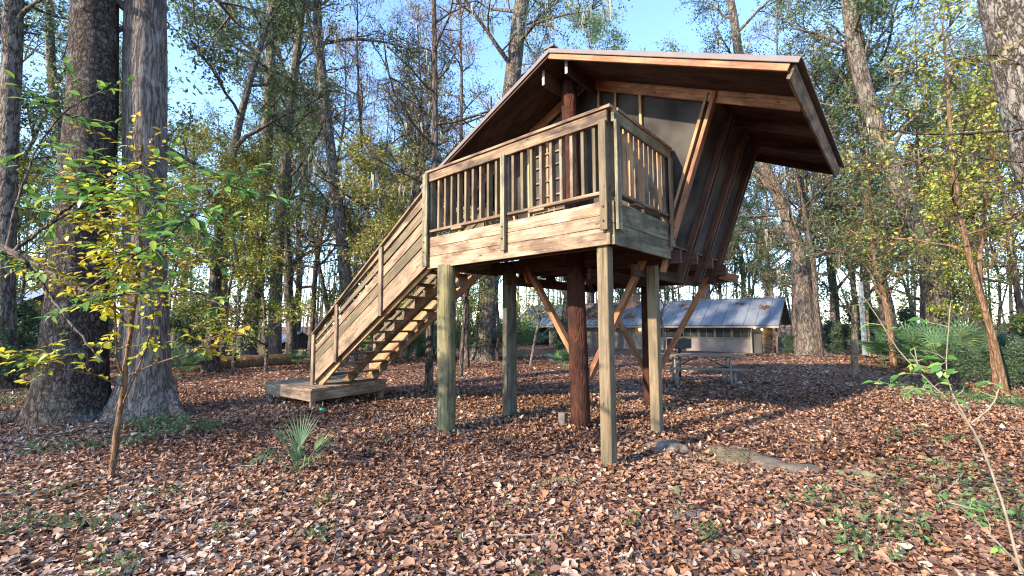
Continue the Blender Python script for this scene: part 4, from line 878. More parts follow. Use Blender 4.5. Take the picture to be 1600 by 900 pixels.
# --- the wood around the clearing
def X(px, Y): return (px-800)/FPX*Y
wood_spots = [
 # px, Y, kind, scale
 (575, 17, 'bare', .8), (905, 46, 'oak', 1.2), (985, 50, 'ever', 1.2), (1110, 48, 'oak', 1.2), (1190, 52, 'oak', 1.2), (1300, 27, 'oak', .9), (1480, 24, 'ever', .9), (620, 30, 'oak', .9), (628, 19, 'bare', .85), (735, 16, 'bare', .8), (610, 15, 'yel', 1.0), (700, 18, 'yel', 1.0), (215, 18, 'yel', 1.2), (350, 15, 'yel', .9), (1290, 20, 'bare', .9), (450, 24, 'oak', .9),
 (255, 14, 'yel', .8), (340, 17, 'yel', 1.05), (420, 15, 'yel', .8), (660, 26, 'oak', .85), (560, 22, 'yel', 1.1), (-160, 13, 'ever', .9), (-60, 20, 'oak', 1), (185, 30, 'oak', 1), (355, 34, 'oak', 1),
 (460, 38, 'oak', 1), (480, 27, 'bare', 1.1), (520, 33, 'tall', .9), (570, 28, 'yel', 1.1), (590, 40, 'bare', 1), (610, 34, 'bare', 1), (640, 24, 'yel', 1.15), (655, 44, 'oak', .9), (700, 36, 'bare', 1.05),
 (720, 27, 'yel', 1.1), (760, 38, 'bare', 1.0), (880, 38, 'oak', 1.1), (930, 54, 'tall', 1.2), (1010, 58, 'oak', 1.2), (1050, 50, 'bare', 1.2), (1090, 56, 'tall', 1.2), (1130, 52, 'ever', 1.2),
 (1160, 60, 'oak', 1.2), (1210, 44, 'ever', 1.1), (1235, 30, 'bare', 1.1), (1320, 26, 'ever', .95), (1345, 40, 'oak', 1.1), (1460, 22, 'yel', 1.2),
 (1500, 28, 'oak', 1.0), (1560, 24, 'yel', 1.2), (1640, 22, 'oak', 1), (1700, 14, 'yel', 1.1), (1780, 20, 'ever', 1), (20, 15, 'yel', .9), (-250, 20, 'ever', 1), (1900, 24, 'oak', 1),
 (280, 45, 'oak', 1.1), (90, 42, 'oak', 1.1), (1260, 55, 'oak', 1.2), (1520, 46, 'oak', 1.2), (760, 58, 'tall', 1.2), (380, 55, 'tall', 1.2),]
wood_spots += [(335, 15, 'tall', .85), (1000, 52, 'tall', 1.7), (1090, 56, 'oak', 1.6), (1400, 19, 'oak', .8), (1530, 15, 'yel', .75), (1600, 17, 'bare', .7), (1440, 19, 'bare', .75)]
KN = {'oak': ('broadleaf_tree', 'spreading green oak'), 'ever': ('evergreen_tree', 'dark leafy evergreen'), 'tall': ('tall_tree', 'tall thin crowned tree'), 'bare': ('bare_tree', 'bare twiggy tree'), 'yel': ('yellow_tree', 'small yellowing tree')}
def place_word(px, Y):
    side = 'beyond the left edge' if px < 100 else 'behind the twin trunks' if px < 320 else 'behind the fallen log' if px < 500 else 'above the stairs' if px < 680 else 'behind the treehouse roof' if px < 960 else 'rising behind the lodge' if px < 1230 else 'right of the lodge' if px < 1420 else 'behind the right hand thicket'
    return side
for i, (px, Y, kd, s) in enumerate(wood_spots):
    nm, wd = KN[kd]; far = 'near' if Y < 24 else 'middle distance' if Y < 36 else 'far'
    pw_ = place_word(px, Y)
    put(kd, i, nm, '%s %s, in the %s rows' % (wd, pw_, far) if far != 'near' else '%s %s, close to the clearing' % (wd, pw_), 'tree', X(px, Y)+random.uniform(-.4, .4), Y, s, group='%ss %s' % (wd, pw_))

# distant wood: trunks, twigs and foliage too many to count
def far_wood():
    r = np.random.default_rng(5); tb = TB()
    for i in range(340):
        a = r.uniform(-1.15, 1.15); d = r.uniform(58, 110); x, y = d*math.sin(a), d*math.cos(a); H = r.uniform(10, 20)
        P = wander(np.array([x, y, -1.0]), np.array([r.normal(0, .06), 0, 1.]), H, 5, .05, r); tb.tube(P, np.linspace(r.uniform(.08, .28), .04, 6), 5)
    V = np.concatenate(tb.V); F = np.concatenate(tb.F)
    o = obj('distant_wood_trunks', mesh_np('distant_wood_trunks', V, F4=F, mat=BARKF, smooth=True)); tag(o, 'far off grey trunks at the back of the woods', 'woods', kind='stuff')
    nb_ = 620; a = r.uniform(-1.15, 1.15, nb_); d = r.uniform(50, 112, nb_); C0 = np.stack([d*np.sin(a), d*np.cos(a), r.uniform(-.5, 6, nb_)-.85], -1)
    C = (C0[:, None]+r.normal(0, 1, (nb_, 90, 3))*np.array([1.6, 1.6, 1.0])).reshape(-1, 3)
    o = obj('distant_brush', leaf_mesh('distant_brush', C, r, .42, .22, LF_BRUSH)); tag(o, 'pale tan and grey brush low down at the back of the woods', 'brush', kind='stuff')
    nc = 520; a = r.uniform(-1.15, 1.15, nc); d = r.uniform(60, 112, nc); h = np.where(r.random(nc) < .25, r.uniform(0, 3, nc), r.uniform(4, 18, nc))
    C0 = np.stack([d*np.sin(a), d*np.cos(a), h-1], -1); C = (C0[:, None]+r.normal(0, 1, (nc, 85, 3))*np.array([1.5, 1.5, .9])).reshape(-1, 3)
    o = obj('distant_foliage', leaf_mesh('distant_foliage', C, r, .34, .5, LF_GREEN)); tag(o, 'far off green foliage at the back of the woods', 'woods', kind='stuff')
far_wood()

# ------------------------------------------------------------------ shrubs and palmettos
def palmetto_mesh(seed, nf=12, size=0.9, blades=18):
    r = np.random.default_rng(seed); Vs, Fs, Rn, n0 = [], [], [], 0
    for i in range(nf):
        az = i*2.4+r.normal(0, .3); e = R(r.uniform(25, 80)); ln = size*r.uniform(.45, 1.0); d = np.array([math.cos(az)*math.cos(e), math.sin(az)*math.cos(e), math.sin(e)])
        sidev = np.cross(d, [0, 0, 1]); sidev /= np.linalg.norm(sidev)+1e-6; tip = d*ln; up_ = np.cross(sidev, d)
        for s in (-1, 1):
            pass
        V = np.array([[0, 0, 0]+sidev*.006, [0, 0, 0]-sidev*.006, tip-sidev*.006, tip+sidev*.006]); Vs.append(V); Fs.append(np.array([[0, 1, 2], [0, 2, 3]])+n0); n0 += 4; Rn += [.7, .7]
        bl = size*r.uniform(.45, .65); fd = d*0.9+np.array([0, 0, -.25]); fd /= np.linalg.norm(fd); rr = r.uniform(0, 1)
        for b in range(blades):
            an = (b/(blades-1)-.5)*R(230); dd = fd*math.cos(an)+sidev*math.sin(an)+up_*0.15; dd /= np.linalg.norm(dd); wv = np.cross(dd, up_); wv /= np.linalg.norm(wv)+1e-6
            l2 = bl*(0.75+0.25*math.cos(an))*r.uniform(.85, 1.05); m_ = tip+dd*l2*.55; t_ = tip+dd*l2+np.array([0, 0, -.16*l2])+r.normal(0, .01, 3); w2 = .014*size/.9+0.004
            V = np.array([tip, m_-wv*w2-up_*.006, t_, m_+wv*w2-up_*.006, m_+up_*.004]); Vs.append(V); Fs.append(np.array([[0, 1, 4], [1, 2, 4], [0, 4, 3], [4, 2, 3]])+n0); n0 += 5; Rn += [np.clip(rr*.7+r.uniform(0, .3), 0, 1)]*4
    return mesh_np('frond', np.concatenate(Vs), F3=np.concatenate(Fs), rnd=np.array(Rn), mat=LF_PALM)
PALM = [palmetto_mesh(1, 16, 1.0), palmetto_mesh(2, 20, 1.15, 16), palmetto_mesh(3, 12, .85)]
def palmetto(label, x, y, s, i, group=None):
    o = obj('palmetto', PALM[i % 3]); o.location = (x, y, gz(x, y)); o.rotation_euler = (0, 0, random.uniform(0, 6.28)); o.scale = (s, s, s*random.uniform(.9, 1.15)); return tag(o, label, 'palmetto', group)
# the small one in the foreground
fp = thing('palmetto', 'small palmetto with bent grey-green fans in the leaf litter in front of the stairs', 'palmetto', tuple(gpt(462, 735)))
def near_frond(az, e, ln, bl, blades, seed, spreadd=120, fold=.3, droop=.1):
    r = np.random.default_rng(seed); e = R(e); az = R(az); d = np.array([math.cos(az)*math.cos(e), math.sin(az)*math.cos(e), math.sin(e)]); sv = np.cross(d, [0, 0, 1]); sv /= np.linalg.norm(sv); up_ = np.cross(sv, d); tip = d*ln
    Vs, Fs, n0 = [], [], 0
    V, F = tube(np.array([[0, 0, 0], d*ln*.5+[0, 0, .01], tip]), [.006, .005, .004], 5); F3 = np.concatenate([F[:, [0, 1, 2]], F[:, [0, 2, 3]]]); Vs.append(V); Fs.append(F3); n0 = len(V)
    for b in range(blades):
        an = (b/(blades-1)-.5)*R(spreadd); dd = d*math.cos(an)+sv*math.sin(an)+up_*(fold*abs(an)); dd /= np.linalg.norm(dd); wv = np.cross(dd, up_); wv /= np.linalg.norm(wv)
        l2 = bl*(.8+.2*math.cos(an))*r.uniform(.8, 1.1); pr = [(0, .002), (.3, .0065), (.65, .0055), (1, .0006)]; V = []
        for f, w2 in pr:
            c = tip+dd*l2*f+np.array([0, 0, -droop*l2*f*f*r.uniform(.5, 1.5)]); V += [c-wv*w2, c+up_*w2*.6, c+wv*w2]
        F = []
        for i in range(3):
            for q in (0, 1): a = 3*i+q; F += [[a, a+3, a+4], [a, a+4, a+1]]
        Vs.append(np.array(V)); Fs.append(np.array(F)+n0); n0 += 12
    V = np.concatenate(Vs); F = np.concatenate(Fs); return mesh_np('fan_leaf', V, F3=F, rnd=np.full(len(F), r.uniform(.2, .9)), mat=LF_PALM)
for i, a in enumerate([(95, 76, .26, .42, 11, 1, 60), (20, 52, .26, .40, 13, 2, 100, .5, .3), (165, 60, .34, .34, 10, 3, 75, .5, .4), (215, 50, .30, .32, 9, 4, 50, .4, .9), (335, 38, .20, .36, 11, 5, 90, .5, .5), (50, 40, .28, .34, 10, 6, 90, .5, .4), (190, 30, .34, .3, 8, 7, 60, .3, .9), (290, 60, .16, .28, 9, 8, 70), (120, 66, .2, .36, 9, 9, 60)]):
    obj('fan_leaf', near_frond(*a), fp)
k_ = 0
for px, Y, s in ((585, 20, .9), (620, 20.5, 1.0), (650, 21, 1.1), (705, 19.2, 1.15), (730, 20, 1.2), (748, 21, 1.1), (795, 19.5, 1.1), (815, 20.4, 1.25), (640, 22, 1.3), (700, 23, 1.4), (780, 22, 1.3), ):
    palmetto('palmetto clump in the dark green bank between stairs and lodge', X(px, Y), Y, s*random.uniform(1.2, 1.45), k_, 'palmettos beyond the treehouse'); k_ += 1
palmetto('single bright palmetto behind the centre log', X(880, 15), 15.2, .75, 0)
palmetto('pale green palmetto at the right end of the fallen log', X(468, 17.2), 17.2, .75, 2)
for px, Y, s in ((282, 13.5, .8), (300, 14.5, .7), (262, 15, .9)): palmetto('blue-green palmetto right of the grey twin trunk, by the log', X(px, Y), Y, s, k_, 'palmettos left of the fallen log'); k_ += 1
for px, Y, s in ((1545, 12.5, .5), (1590, 13, .55), (1505, 13.2, .6), (1375, 15.5, 1.0), (1400, 16, 1.2), (1425, 15, 1.25), (1450, 14.5, 1.3), (1475, 15.5, 1.3), (1500, 14.2, 1.1), (1440, 17, 1.5), (1520, 16, 1.3), (1465, 13.2, 1.0)):
    palmetto('dark palmetto in the thicket right of the grey pole', X(px, Y), Y, s*1.05, k_, 'palmettos in the right hand thicket'); k_ += 1
for px, Y, s in ((20, 12.5, .8), (60, 14, .9), (-30, 11, .9), (40, 17, 1.1)): palmetto('palmetto left of the twin trunks', X(px, Y), Y, s, k_, 'palmettos at the left edge'); k_ += 1

bushes = [(15, 12, .45), (50, 15, .6), (-40, 10.5, .6), (95, 18, .6), (150, 16, .5), (-10, 18, .9), (290, 20, .7), (320, 25, .9), (560, 24, .8), (600, 23, .7), (670, 24, .9), (880, 26, .6), (1230, 27, .35), (1290, 25, .5), (1310, 22.5, .45),
          (1500, 11.5, .24), (1540, 10.8, .27), (1580, 10.2, .28), (1625, 9.5, .3), (1470, 12.5, .24), (1555, 12.5, .34), (1420, 22, .6), (1600, 15, .5), (1370, 21, .6), (1340, 28, .9)]
for i, (px, Y, s) in enumerate(bushes):
    pl_ = 'left of the twin trunks' if px < 200 else 'behind the fallen log' if px < 400 else 'behind the stairs' if px < 700 else 'beside the lodge wall' if px < 1000 else 'at the clearing edge right of the lodge' if px < 1400 else 'in the thicket at the right edge'
    put('bush', i, 'shrub', '%s leafy shrub %s' % ('dark green low' if s < .6 else 'tall dense green', pl_), 'shrub', X(px, Y), Y, s*1.1, group='shrubs %s' % pl_)

# --- leafy sapling in the left foreground, yellow and green leaves
def near_leaves(C, D, r, size, wid, mat, name):
    """leaves with a pointed outline, 7 verts, hung on directions D"""
    n = len(C); D = D/np.linalg.norm(D, axis=1)[:, None]; D[:, 2] *= .6; S = np.cross(D, np.array([-.25, -.3, 1.])+r.normal(0, .28, (n, 3))); S /= np.linalg.norm(S, axis=1)[:, None]; U = np.cross(S, D)
    sz = size*r.uniform(.6, 1.25, n)[:, None]; wd = sz*wid; prof = [(0, 0), (.28, .42), (.62, .40), (1.0, 0)]
    dro = -0.18*sz
    V = np.stack([C, C+D*sz*.28-S*wd*.45+U*wd*.16, C+D*sz*.62-S*wd*.42+U*wd*.14+U*dro*.3, C+D*sz+U*dro, C+D*sz*.62+S*wd*.42+U*wd*.14+U*dro*.3, C+D*sz*.28+S*wd*.45+U*wd*.16, C+D*sz*.45+U*dro*.15], 1)
    T = np.array([[0, 6, 1], [1, 6, 2], [2, 6, 3], [3, 6, 4], [4, 6, 5], [5, 6, 0]]); F = (T[None]+(np.arange(n)*7)[:, None, None]).reshape(-1, 3)
    rn = r.random(n); return mesh_np(name, V.reshape(-1, 3), F3=F, rnd=np.repeat(rn, 6), mat=mat)
def stem_plant(name, label, cat, stems, mat, leafsets, seed, tw=0.0):
    """stems: list of (list of (px,py,Y), r0, r1); leaves hang from small twigs along later stems"""
    r = np.random.default_rng(seed); b = Vector(stems[0][0][0]) if False else at(*stems[0][0][0]); b.z = gz(b.x, b.y)
    root = thing(name, label, cat, tuple(b)); tb = TB(); segs = []
    for (P, r0, r1) in stems:
        Q = resample([tuple(at(*p)-b) for p in P], max(10, len(P)*5)); Q = Q+r.normal(0, .0035 if seed != 33 else .001, Q.shape); tb.tube(Q, np.linspace(r0, r1, len(Q)), 8); segs.append(Q)
    Cs = {}; 
    for (si, f0, f1, ntw, twl, nlf, size, wid, m_) in leafsets:
        Q = segs[si]; Cc, Dd = Cs.setdefault((m_.name, size, wid), ([], []))
        for i in range(ntw):
            f = r.uniform(f0, f1); j = min(int(f*(len(Q)-1)), len(Q)-2); p = Q[j]; d = r.normal(0, 1, 3); d[2] = d[2]*.5+.1; d /= np.linalg.norm(d); L_ = twl*r.uniform(.4, 1.2)
            tp = wander(p, d, L_, 4, .18, r); tb.tube(tp, np.linspace(.004, .0018, 5), 4)
            for q in range(nlf):
                g_ = (q+1)/nlf*4; a = min(int(g_), 3); pos = tp[a]+(tp[a+1]-tp[a])*(g_-a); dr = (tp[a+1]-tp[a])/np.linalg.norm(tp[a+1]-tp[a])+r.normal(0, .75, 3)+np.array([0, 0, -.2]); Cc.append(pos); Dd.append(dr)
    obj('stem', tb.mesh('stem', mat), root)
    for (mn, size, wid), (Cc, Dd) in Cs.items():
        obj('foliage', near_leaves(np.array(Cc), np.array(Dd), r, size, wid, MATS[mn], 'foliage'), root)
    return root
ST = BARKO
stem_plant('sapling', 'multi-stemmed sapling with bright yellow leaves in front of the twin trunks', 'sapling', [
    ([(170, 745, 4.7), (180, 670, 4.7), (192, 600, 4.7), (205, 500, 4.7), (215, 440, 4.65), (222, 380, 4.6), (212, 300, 4.6), (225, 220, 4.5)], .030, .010),
    ([(192, 600, 4.7), (180, 540, 4.6), (178, 460, 4.4), (190, 400, 4.3), (175, 330, 4.2)], .012, .004),
    ([(190, 625, 4.7), (215, 570, 4.6), (240, 500, 4.5), (262, 430, 4.4), (300, 360, 4.3)], .010, .004),
    ([(200, 580, 4.7), (250, 560, 4.5), (300, 545, 4.3), (335, 520, 4.1), (370, 515, 4.0)], .009, .003),
    ([(212, 450, 4.65), (198, 430, 4.6), (190, 400, 4.5), (150, 350, 4.3), (110, 330, 4.1)], .012, .004),
    ([(200, 500, 4.7), (170, 470, 4.4), (130, 440, 4.2), (80, 410, 4.0), (30, 400, 3.9)], .008, .003),
    ([(195, 600, 4.7), (150, 580, 4.5), (100, 570, 4.3), (50, 560, 4.1), (10, 540, 4.0)], .007, .003)],
    BARKO, [(0, .5, 1, 24, .55, 9, .086, .55, LF_BRIGHTY), (1, .25, 1, 34, .45, 8, .092, .55, LF_BRIGHTY), (2, .3, 1, 22, .4, 8, .07, .55, LF_BRIGHTY), (3, .4, 1, 12, .28, 7, .085, .55, LF_BRIGHTY),
            (4, .2, 1, 28, .45, 8, .086, .55, LF_BRIGHTY), (5, .25, 1, 30, .38, 7, .086, .55, LF_BRIGHTY), (6, .3, 1, 20, .28, 5, .092, .55, LF_BRIGHTY), (0, .6, 1, 26, .55, 9, .085, .5, LF_YEL), (4, .2, 1, 16, .45, 8, .08, .5, LF_YEL)], 31)
stem_plant('small_tree', 'dark branched small tree at the left edge with glossy green leaves', 'tree', [
    ([(-330, 900, 3.6), (-300, 760, 3.6), (-230, 560, 3.5), (-120, 420, 3.4), (-40, 370, 3.3), (0, 378, 3.2)], .05, .022),
    ([(-40, 370, 3.3), (0, 378, 3.2), (40, 400, 3.2), (75, 450, 3.2), (110, 500, 3.2), (160, 560, 3.2)], .020, .005),
    ([(-5, 372, 3.2), (40, 395, 3.2), (90, 425, 3.15), (150, 460, 3.1), (230, 450, 3.1), (330, 460, 3.1), (400, 500, 3.1)], .017, .004),
    ([(20, 385, 3.2), (35, 375, 3.2), (75, 345, 3.2), (120, 310, 3.2), (180, 270, 3.15), (235, 250, 3.1)], .014, .004),
    ([(75, 345, 3.2), (140, 310, 3.1), (210, 300, 3.0), (280, 320, 3.0), (360, 350, 3.0)], .010, .003),
    ([(130, 450, 3.1), (200, 400, 3.1), (270, 360, 3.1), (330, 300, 3.1), (380, 270, 3.1)], .008, .003),
    ([(10, 380, 3.2), (30, 300, 3.3), (60, 220, 3.4), (110, 160, 3.4), (170, 130, 3.4)], .010, .003)],
    BARKD, [(3, .5, 1, 16, .34, 7, .125, .34, LF_GLOSSG), (4, .3, 1, 24, .34, 7, .12, .34, LF_GLOSSG), (5, .3, 1, 20, .32, 7, .12, .34, LF_GLOSSG), (2, .3, .95, 12, .3, 6, .11, .36, LF_GLOSSG), (6, .3, 1, 18, .34, 7, .10, .36, LF_GLOSSG), (1, .3, 1, 8, .25, 5, .10, .36, LF_GLOSSG),
            (4, .2, .9, 10, .3, 7, .065, .55, LF_BRIGHTY), (3, .5, 1, 7, .3, 7, .065, .55, LF_BRIGHTY)], 32)
stem_plant('sapling', 'leaning pale stemmed sapling with few green leaves in the right foreground', 'sapling', [
    ([(1590, 900, 2.7), (1565, 800, 2.75), (1545, 740, 2.8), (1520, 680, 2.85), (1480, 630, 2.9), (1435, 590, 3.0), (1428, 550, 3.0)], .0075, .003),
    ([(1550, 755, 2.8), (1530, 700, 2.8), (1510, 665, 2.8), (1490, 630, 2.85), (1475, 590, 2.9), (1485, 480, 2.9)], .0065, .0025),
    ([(1515, 668, 2.8), (1540, 650, 2.8), (1555, 630, 2.8), (1562, 600, 2.8)], .006, .003),
    ([(1470, 622, 2.9), (1440, 615, 2.9), (1405, 613, 2.9), (1370, 600, 2.9)], .005, .002),
    ([(1435, 590, 3.0), (1400, 550, 3.0), (1370, 500, 3.0), (1350, 470, 3.0)], .005, .002),
    ([(1600, 905, 2.5), (1570, 870, 2.5), (1530, 830, 2.6), (1500, 800, 2.6), (1475, 790, 2.6)], .006, .002)],
    PALEB, [(0, .6, 1, 7, .12, 3, .085, .45, LF_GLOSSG), (1, .6, 1, 7, .14, 3, .085, .45, LF_GLOSSG), (2, .6, 1, 4, .08, 2, .08, .45, LF_GLOSSG), (3, .3, 1, 6, .12, 3, .07, .4, LF_GLOSSG), (4, .3, 1, 6, .12, 3, .08, .4, LF_GLOSSG), (5, .3, 1, 5, .1, 3, .06, .4, LF_GLOSSG)], 33)

# branch crossing from the right hand trunk, thin and dark
stem_plant('small_tree', 'thin dark branches crossing in front of the thicket at the right edge', 'tree', [
    ([(1900, 900, 4.2), (1860, 500, 4.2), (1740, 230, 4.1), (1640, 205, 4.0), (1560, 212, 4.0), (1480, 218, 4.0), (1400, 212, 4.0), (1340, 200, 4.0)], .03, .004),
    ([(1760, 260, 4.1), (1660, 270, 4.0), (1560, 258, 4.0), (1500, 245, 4.0), (1450, 230, 4.0)], .010, .003),
    ([(1780, 330, 4.1), (1680, 295, 4.0), (1580, 292, 4.0), (1500, 290, 4.0), (1330, 215, 3.9)], .008, .002),
    ([(1740, 230, 4.1), (1640, 130, 4.0), (1560, 90, 4.0), (1480, 100, 4.0), (1400, 130, 4.0)], .008, .003)],
    BARKD, [(0, .5, 1, 14, .35, 7, .055, .5, LF_YEL), (1, .4, 1, 8, .3, 7, .055, .5, LF_YEL), (3, .3, 1, 20, .35, 8, .06, .5, LF_YEL), (2, .4, 1, 9, .3, 6, .055, .5, LF_YEL)], 34)

# ------------------------------------------------------------------ ground plants
def cover(name, label, patches, seed, size=.05):
    r = np.random.default_rng(seed); C = []
    for (px, py, rad, n) in patches:
        g_ = gpt(px, py); a = r.uniform(0, 6.28, n); d = rad*np.sqrt(r.random(n)); x = g_.x+d*np.cos(a); y = g_.y+d*np.sin(a)*.8
        for xx, yy in zip(x, y):
            z0 = gzn(xx, yy); h = r.uniform(.03, .14); m_ = 5
            C.append(np.stack([xx+r.normal(0, .035, m_), yy+r.normal(0, .035, m_), z0+h+r.normal(0, .02, m_)], -1))
    C = np.concatenate(C); tag(obj(name, leaf_mesh(name, C, r, size, .42, LF_COVER, 5)), label, 'ground cover', kind='stuff')
cover('ground_cover', 'low green seedlings round the twin trunks', [(240, 660, .55, 170), (300, 670, .4, 100), (120, 640, .5, 60), (190, 690, .4, 60), (30, 620, .9, 160), (90, 560, 1.2, 120), (20, 560, 1.5, 150), (70, 700, .3, 25)], 1)
cover('ground_cover', 'low green seedlings in the bottom left corner', [(15, 830, .25, 26), (150, 820, .3, 24), (170, 890, .2, 16), (60, 780, .25, 10), (230, 780, .35, 14), (360, 830, .2, 7)], 2, .045)
cover('ground_cover', 'low green plants scattered in the right foreground', [(1500, 760, .7, 60), (1560, 820, .4, 45), (1340, 800, .45, 22), (1400, 850, .35, 24), (1450, 700, .6, 26), (1320, 850, .2, 12), (1250, 800, .3, 8), (1580, 640, .9, 260), (1480, 630, .8, 180), (1390, 610, .6, 60), (1350, 875, .2, 14)], 3, .05)
cover('ground_cover', 'scattered green seedlings in the middle of the leaf litter', [(500, 790, .1, 8), (490, 845, .1, 10), (790, 695, .2, 10), (1060, 820, .05, 4), (1100, 850, .1, 12), (990, 828, .06, 7), (700, 860, .8, 12), (600, 700, .5, 8)], 4, .045)
# thin dry stems and grass
def dry_stems():
    r = np.random.default_rng(9); tb = TB()
    for i in range(150):
        if i < 90: p = gpt(r.uniform(1150, 1600), r.uniform(640, 890))
        else: p = gpt(r.uniform(0, 700), r.uniform(640, 890))
        h = r.uniform(.08, .4); P = wander(np.array([p.x, p.y, gzn(p.x, p.y)]), np.array([r.normal(0, .5), r.normal(0, .5), 1]), h, 3, .2, r); tb.tube(P, np.linspace(.0022, .001, 4), 3)
    for i in range(160):                            # fallen twigs
        y = math.sqrt(r.uniform(2, 100)); x = r.uniform(-1.2, 1.2)*y; a = r.uniform(0, 6.28); l_ = r.uniform(.1, .5)
        P = wander(np.array([x, y, gzn(x, y)+.035]), np.array([math.cos(a), math.sin(a), r.normal(0, .08)]), l_, 4, .15, r); tb.tube(P, np.linspace(.006, .002, 5)*r.uniform(.5, 1.3), 4)
    tag(obj('dry_twigs', tb.mesh('dry_twigs', LF_TWIG)), 'thin dry stems and twigs scattered over the leaves', 'twigs', kind='stuff')
dry_stems()

# ------------------------------------------------------------------ rocks, roots, log, small things
def rock(name, label, px, py, sx, sy, sz, mat, seed, rz=0, cat='rock', group=None, sink=.62):
    import bmesh
    bm = bmesh.new(); bmesh.ops.create_icosphere(bm, subdivisions=4, radius=1)
    for v in bm.verts:
        n = noise.fractal(v.co*1.3+Vector((seed*3.1, seed, 0)), 0.9, 2.1, 5); v.co *= 1+.42*n+.10*noise.fractal(v.co*5+Vector((seed, 0, 0)), 0.9, 2.1, 3)
        v.co = Vector((v.co.x*sx, v.co.y*sy, v.co.z*sz))
    me = bpy.data.meshes.new(name); bm.to_mesh(me); bm.free(); me.polygons.foreach_set('use_smooth', [True]*len(me.polygons)); p = gpt(px, py)
    o = obj(name, me, mat=mat); o.location = (p.x, p.y, gzn(p.x, p.y)-sz*sink+.02); o.rotation_euler = (0, 0, rz); return tag(o, label, cat, group)
rock('rock', 'grey layered rock just right of the right deck post', 1040, 708, .34, .26, .17, ROCKG, 1)
rock('rock', 'long tan lichen covered rock in the middle of the outcrop', 1130, 716, .52, .30, .20, MATS['root_bark'], 2, -.2)
rock('rock', 'flat grey rock at the right end of the outcrop', 1215, 733, .38, .22, .12, STONE, 3, -.25)
rock('rock', 'low mossy green rock by itself right of the outcrop', 1332, 746, .26, .16, .10, MOSSST, 4, -.3)
rock('rock', 'small pointed mossy stone in front of the outcrop', 1052, 772, .11, .07, .06, MOSSST, 5, .5)
rock('rock', 'dark rough stone half buried near the bottom edge', 1075, 812, .17, .10, .07, ROCKG, 6, .2)
rock('rock', 'little bright green mossy stone near the bottom edge', 1097, 842, .07, .05, .05, MOSSST, 7)
rock('rock', 'smooth blue-grey stone lying low near the bottom edge', 1150, 870, .10, .05, .035, ROCKG, 8, -.4)
rock('rock', 'mossy hump beside the leaning sapling at the right edge', 1510, 800, .22, .12, .08, MOSSST, 9, .1)
rock('rock', 'low dark stone among the green plants on the right', 1430, 812, .16, .09, .05, ROCKG, 10)
def root_(label, P, r0, r1, mat=ROOTM):
    b = gpt(*P[0]); Q = resample([(gpt(*p).x-b.x, gpt(*p).y-b.y, z_) for p, z_ in zip(P, [-.03]+[.015]*(len(P)-2)+[-.04])], 24); Q[:, 2] += np.array([gzn(q[0]+b.x, q[1]+b.y) for q in Q])
    tb = TB(); tb.tube(Q, np.linspace(r0, r1, 24)*(1+.15*np.sin(np.arange(24)*1.3)), 10); o = obj('tree_root', tb.mesh('tree_root', mat)); o.location = (b.x, b.y, 0); tag(o, label, 'root')
root_('dark surface root in the leaves in front of the middle round post', [(655, 755), (690, 745), (725, 732)], .03, .015, BARKD)
root_('mossy arched root left of the front square post', [(815, 775), (850, 757), (890, 752), (915, 762)], .035, .02, MOSSST)
root_('curved grey root at the left end of the outcrop', [(985, 722), (1010, 700), (1050, 694), (1085, 705)], .045, .03)
root_('long tan root over the outcrop', [(1075, 720), (1120, 704), (1160, 706), (1200, 728)], .05, .025)
# trunk base root of the left tree reaching to the frame edge
b = gpt(60, 655)
tb = TB(); Q = resample([(0.4, .25, .35), (.1, .05, .22), (-.25, -.25, .1), (-.6, -.55, .02), (-.9, -.8, -.08)], 22); tb.tube(Q, np.linspace(.24, .07, 22), 14)
o = obj('tree_root', tb.mesh('tree_root', BARKB)); o.location = (b.x, b.y, 0); tag(o, 'thick root running from the brown twin trunk to the left edge', 'root')
b = gpt(262, 645)
tb = TB(); Q = resample([(-.15, .1, .55), (0, 0, .28), (.22, -.12, .1), (.5, -.3, -.02), (.7, -.45, -.08)], 22); tb.tube(Q, np.linspace(.15, .05, 22), 14)
o = obj('tree_root', tb.mesh('tree_root', BARKG)); o.location = (b.x, b.y, 0); tag(o, 'curved root sweeping right from the grey twin trunk', 'root')

# fallen log
a, b = gpt(322, 574), gpt(462, 566); a.z = b.z = 0.20
lg = thing('fallen_log', 'long fallen tree trunk with a broken left end at the edge of the clearing', 'log', tuple(a)); D = b-a
Q = resample([(0, 0, 0), tuple(D*.3), tuple(D*.65+Vector((0, 0, .03))), tuple(D*1.0)], 50)
obj('trunk', trunk_mesh('trunk', Q, np.linspace(.27, .22, 50), BARKO, 24, .10, 0, 3, 3, fine=True), lg)
tb = TB(); r = np.random.default_rng(3)
for i in range(18): tb.tube(wander(np.array([0.05, 0, r.uniform(-.1, .3)]), np.array([-1+r.normal(0, .4), r.normal(0, .5), r.uniform(-.2, 1.6)]), r.uniform(.2, .75), 3, .2, r), np.array([.05, .035, .02, .008]), 6)
obj('broken_end', tb.mesh('broken_end', BARKD), lg)

